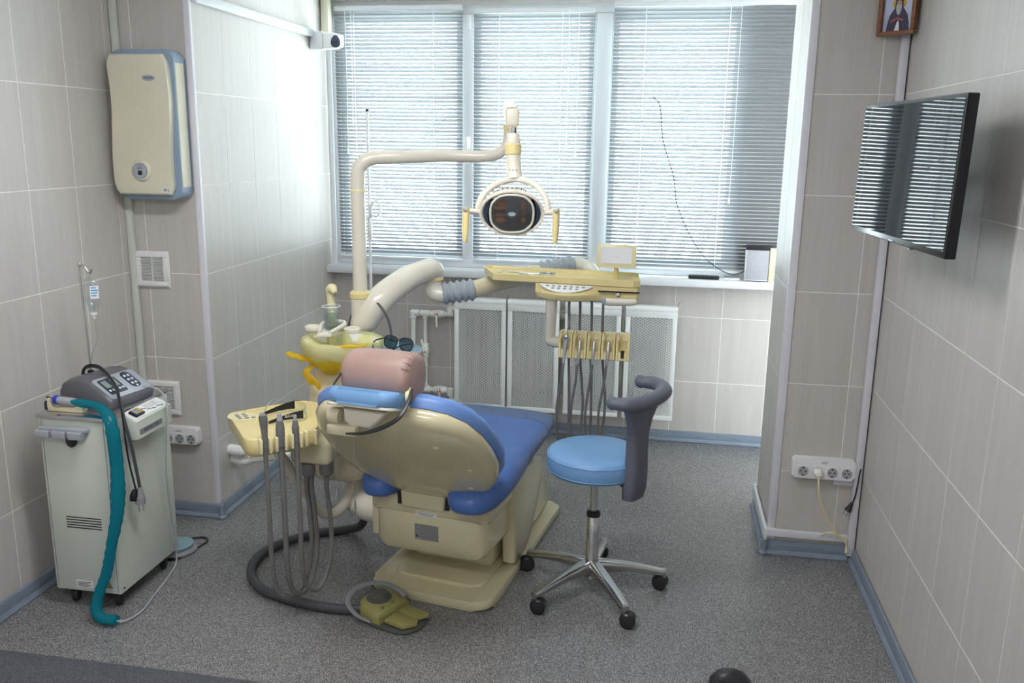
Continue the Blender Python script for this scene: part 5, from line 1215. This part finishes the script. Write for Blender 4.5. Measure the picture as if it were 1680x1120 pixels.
# --- assistant table
def assistant_table():
    zt = .752
    o = thing('assistant_table', 'yellow assistant table with three hanging suction hoses at the chair back', 'instrument table', (.62, -.68, .68))
    def P(nm, t, m, par=None, **k): return obj(nm, t, m, par or o, **k)
    out = [(.655, -.913), (.690, -.890), (.810, -.768), (.818, -.735), (.775, -.575), (.70, -.455), (.645, -.432), (.600, -.445), (.425, -.625), (.422, -.655), (.545, -.815), (.605, -.895), (.63, -.915)]
    cx = sum(p[0] for p in out)/len(out); cy = sum(p[1] for p in out)/len(out)
    sc = lambda s: [(cx+(x-cx)*s, cy+(y-cy)*s) for x, y in out]
    t = nb(); loft(t, [[V((x, y, h)) for x, y in q] for q, h in ((sc(.88), zt-.072), (sc(.96), zt-.064), (sc(1.0), zt-.045), (sc(1.0), zt-.008), (sc(.985), zt-.001), (sc(.965), zt))]); bd = P('body', t, 'yellow', angle=50)
    t = nb(); rim = [V((x, y, zt+.001)) for x, y in [(cx+(x-cx)*.86+.02, cy+(y-cy)*.86+.02) for x, y in out]][3:9]; tube(t, rim, .006, 8, 4); P('tray_rim', t, 'yellow')
    t = nb(); prism(t, [(p*.060+.495+q*.012, q*.048-.672-p*.01) for p, q in ell(1, 1, 24)], zt, zt+.0012); kp = P('keypad', t, 'paleyellow', bd)
    for i, (x, y) in enumerate(((.465, -.665), (.485, -.650), (.480, -.682), (.503, -.668), (.497, -.700), (.520, -.690), (.540, -.678))):
        t = nb(); lathe(t, [(.009, 0), (.009, .0016), (0, .002)], (x, y, zt+.001), seg=12); P('key', t, 'plate', bd)
    e0, e1 = V((.668, -.905, 0)), V((.812, -.760, 0)); d = (e1-e0).normalized(); nn = V((d.y, -d.x, 0))
    hoses = []
    for i, u in enumerate((.10, .38, .66, .93)):
        p = e0+(e1-e0)*u; rot = Matrix.Rotation(math.atan2(d.y, d.x), 4, 'Z')
        t = nb()
        for s in (-1, 1): box(t, p+d*s*.017+nn*.008+V((0, 0, zt-.025)), (.011, .034, .056), .004, 2, rot)
        P('clip', t, 'paleyellow')
        hoses.append(p+nn*.010)
    # syringe, suction tip, saliva ejector
    p = hoses[0]
    t = nb(); tube(t, [p+V((0, 0, zt-.03)), p+V((0, 0, zt+.02)), p+V((-.002, 0, zt+.07)), p+V((-.004, 0, zt+.088))], [.010, .011, .0155, .014], 12, 5); a = P('syringe', t, 'greyhose')
    t = nb(); lathe(t, [(.012, 0), (.013, .006), (.009, .012), (0, .013)], p+V((-.004, 0, zt+.084)), seg=14); tube(t, [p+V((0, 0, zt+.094)), p+V((.008, .006, zt+.115)), p+V((.020, .016, zt+.135)), p+V((.034, .026, zt+.142))], .0026, 8, 5); P('syringe_tip', t, 'chrome', a)
    p = hoses[1]; t = nb(); tube(t, [p+V((0, 0, zt-.035)), p+V((0, 0, zt+.03)), p+V((0, 0, zt+.045)), p+V((0, 0, zt+.06))], [.0155, .0165, .0145, .011], 14, 4); a = P('suction_valve', t, 'greyhose')
    t = nb(); tube(t, [p+V((0, 0, zt+.045)), p+V((0, 0, zt+.066)), p+V((0, 0, zt+.085))], [.011, .010, .007], 12, 2); P('suction_socket', t, 'routergrey', a)
    p = hoses[2]; t = nb(); tube(t, [p+V((0, 0, zt-.035)), p+V((0, 0, zt+.01)), p+V((0, 0, zt+.022)), p+V((0, 0, zt+.05))], [.011, .013, .014, .008], 14, 4); a = P('ejector_valve', t, 'greyhose')
    t = nb(); tube(t, [p+V((0, 0, zt+.045)), p+V((0, 0, zt+.068))], .006, 10, 1); P('ejector_socket', t, 'routergrey', a)
    ends = [(.727, -.640), (.744, -.632), (.800, -.617)]
    for i, (ex, ey) in enumerate(ends):
        p = hoses[i]; bx, by = ((.735, -.735), (.765, -.72), (.805, -.70))[i]; r_ = (.0085, .0102, .0092)[i]
        e = V((ex, ey, 0)); q = e-p; out_ = V((.018, -.012, 0))
        pts = [p+V((0, 0, zt-.03)), p+V((.002, .002, .45)), p+q*.03+V((0, 0, .25)), p+q*.16+V((0, 0, .135)), p+q*.45+out_+V((0, 0, .088+.006*i)), p+q*.75+out_*1.5+V((0, 0, .135+.008*i)), p+q*.93+out_*1.6+V((0, 0, .24)), p+q*1.0+out_*.6+V((0, 0, .38)), e+V((0, 0, .46)), e+V((0, 0, .516))]
        t = nb(); tube(t, pts, r_, 12, 7); P('hose', t, 'greyhose')
assistant_table()
def safety_glasses():
    z = .7535; c = V((.672, -.645, z))
    o = thing('safety_glasses', 'clear safety glasses with black printed temples on the assistant table', 'glasses', c)
    f = V((.80, .60, 0)).normalized(); s = V((f.y, -f.x, 0))            # f: towards the lens front, s: across
    lens = []
    for i in range(13):
        a = math.radians(-75+150*i/12); lens.append((math.cos(a)*.035+.028, math.sin(a)*.070))
    t = nb(); lo = [c+f*x+s*y+V((0, 0, .004)) for x, y in lens]; hi = [c+f*(x-.004)+s*y+V((0, 0, .044)) for x, y in lens]
    for i in range(12): add(t, [lo[i], lo[i+1], hi[i+1], hi[i]], [(0, 1, 2, 3)])
    bmesh.ops.solidify(t, geom=list(t.faces), thickness=.0018); obj('shield', t, 'lens', o)
    t = nb(); tube(t, hi, .0022, 6, 2); tube(t, lo, .0014, 6, 2); obj('shield_edge', t, 'lens', o)
    for k in (-1, 1):
        a = c+f*.036+s*k*.068; b = c-f*.090+s*k*(.050 if k > 0 else .062)
        dirv = (b-a).normalized(); w_ = V((0, 0, 1)).cross(dirv).normalized()*.002
        prof = [(0, .010, .042), (.25, .012, .038), (.55, .010, .028), (.85, .004, .016), (1.0, .001, .010)]
        t = nb(); loft(t, [[a+(b-a)*u+w_+V((0, 0, z0)), a+(b-a)*u-w_+V((0, 0, z0)), a+(b-a)*u-w_+V((0, 0, z1)), a+(b-a)*u+w_+V((0, 0, z1))] for u, z0, z1 in prof]); tm = obj('temple', t, 'black', o, angle=30)
        if k > 0:
            mt = basis(a+(b-a)*.36+V((0, 0, .0235))+(w_ if w_.y < 0 else -w_)*1.15, -(b-a), (0, 0, 1)); text('temple_print', 'BAVER', .015, 'paper', tm, mt)
safety_glasses()
# --- foot control with its thick hose
def foot_control():
    c = V((1.06, -.70, 0)); rz = math.radians(-22)
    m = Matrix.Translation(c) @ Matrix.Rotation(rz, 4, 'Z')
    o = thing('foot_control', 'olive yellow dental foot control with a round grey knob and wire guard', 'foot pedal', c, rz)
    def P(nm, t, mm, par=None, **k): return obj(nm, t, mm, par or o, world=False, **k)
    out = [(-.095, -.06), (-.05, -.095), (.01, -.105), (.12, -.10), (.16, -.085), (.185, -.03), (.175, .045), (.06, .075), (-.04, .085), (-.09, .06), (-.11, 0)]
    t = nb(); prism(t, out, .001, .012, None, .003); P('sole', t, 'knobgrey')
    hs = [(-.092, -.055), (-.05, -.088), (.005, -.098), (.045, -.096), (.052, -.02), (.058, .068), (-.04, .078), (-.086, .055), (-.104, 0)]
    cx, cy = -.02, -.01
    sc = lambda s: [(cx+(x-cx)*s, cy+(y-cy)*s) for x, y in hs]
    olive = mat('olive_yellow_plastic', (.30, .275, .10), .4, var=.05, scale=10); M['olive'] = olive
    t = nb(); loft(t, [[V((x, y, h)) for x, y in q] for q, h in ((sc(1), .012), (sc(.99), .034), (sc(.90), .052), (sc(.80), .058))]); P('housing', t, 'olive', angle=50)
    for a, b in (((.058, -.080), (.165, -.012)), ((.058, -.006), (.170, .052))):
        t = nb(); prism(t, [(a[0], a[1]), (b[0]-.02, a[1]-.004), (b[0]+(.012 if a[1] < -.05 else .006), a[1]+.045), (b[0], b[1]), (a[0], b[1])], .018, .034, None, .004); P('pedal', t, 'olive')
    t = nb(); lathe(t, [(.050, .050), (.050, .060), (.040, .063), (.038, .074), (.032, .079), (0, .080)], (-.035, .0, 0), seg=28); P('knob', t, 'knobgrey')
    for x, y in ((.028, -.055), (.032, .0), (.03, .05)):
        t = nb(); lathe(t, [(.007, .055), (.007, .060), (0, .061)], (x, y, 0), seg=14); P('screw', t, 'steel')
    t = nb(); tube(t, [(.01, -.103, .020), (-.05, -.115, .035), (-.115, -.090, .055), (-.145, -.02, .066), (-.125, .050, .070), (-.07, .080, .070), (.0, .082, .062), (.03, .080, .045)], .0105, 12, 7, flat=.35); P('wire_guard', t, 'greyplast', angle=50)
    t = nb(); wl = lambda p: m.inverted() @ V(p)
    tube(t, [wl(p) for p in ((.985, -.70, .026), (.93, -.735, .023), (.80, -.735, .022), (.657, -.705, .022), (.53, -.655, .022), (.425, -.545, .022), (.385, -.40, .022), (.43, -.25, .022), (.53, -.13, .022), (.66, -.06, .022), (.74, -.08, .06), (.785, -.12, .16), (.785, -.13, .20))], .0195, 14, 8); P('hose', t, 'darkhose')
foot_control()
# --- black chair whose armrest tip enters the frame at the bottom right
def near_chair():
    c = V((2.28, -1.86, 0)); o = thing('black_chair', 'black padded chair at the bottom edge, only its rounded top showing', 'chair', c)
    t = nb(); lathe(t, [(.0, .30), (.15, .30), (.17, .32), (.17, .35), (.15, .37), (0, .375)], c, seg=32); obj('seat', t, 'black', o)
    t = nb(); loft(t, [[V((c.x-.02+x, c.y+.17+y, z)) for x, y in rr(w_, .05*k, .02*k)] for w_, z, k in ((.06, .32, .7), (.10, .40, 1), (.112, .48, 1), (.100, .520, .95), (.065, .540, .8), (.025, .548, .5))]); obj('backrest', t, 'black', o, angle=60)
    t = nb(); tube(t, [c+V((0, 0, .05)), c+V((0, 0, .30))], .02, 14, 1); obj('column', t, 'chrome', o)
    for k in range(5):
        a = 2*PI*k/5; d = V((math.cos(a), math.sin(a), 0)); t = nb(); tube(t, [c+V((0, 0, .09)), c+d*.15+V((0, 0, .075)), c+d*.25+V((0, 0, .055))], [.022, .018, .014], 10, 3); l = obj('leg', t, 'black', o)
        t = nb(); lathe(t, [(.02, -.012), (.026, -.008), (.026, .008), (.02, .012)], c+d*.255+V((0, 0, .0265)), (-d.y, d.x, 0), 16); obj('castor', t, 'blackrub', l)
near_chair()
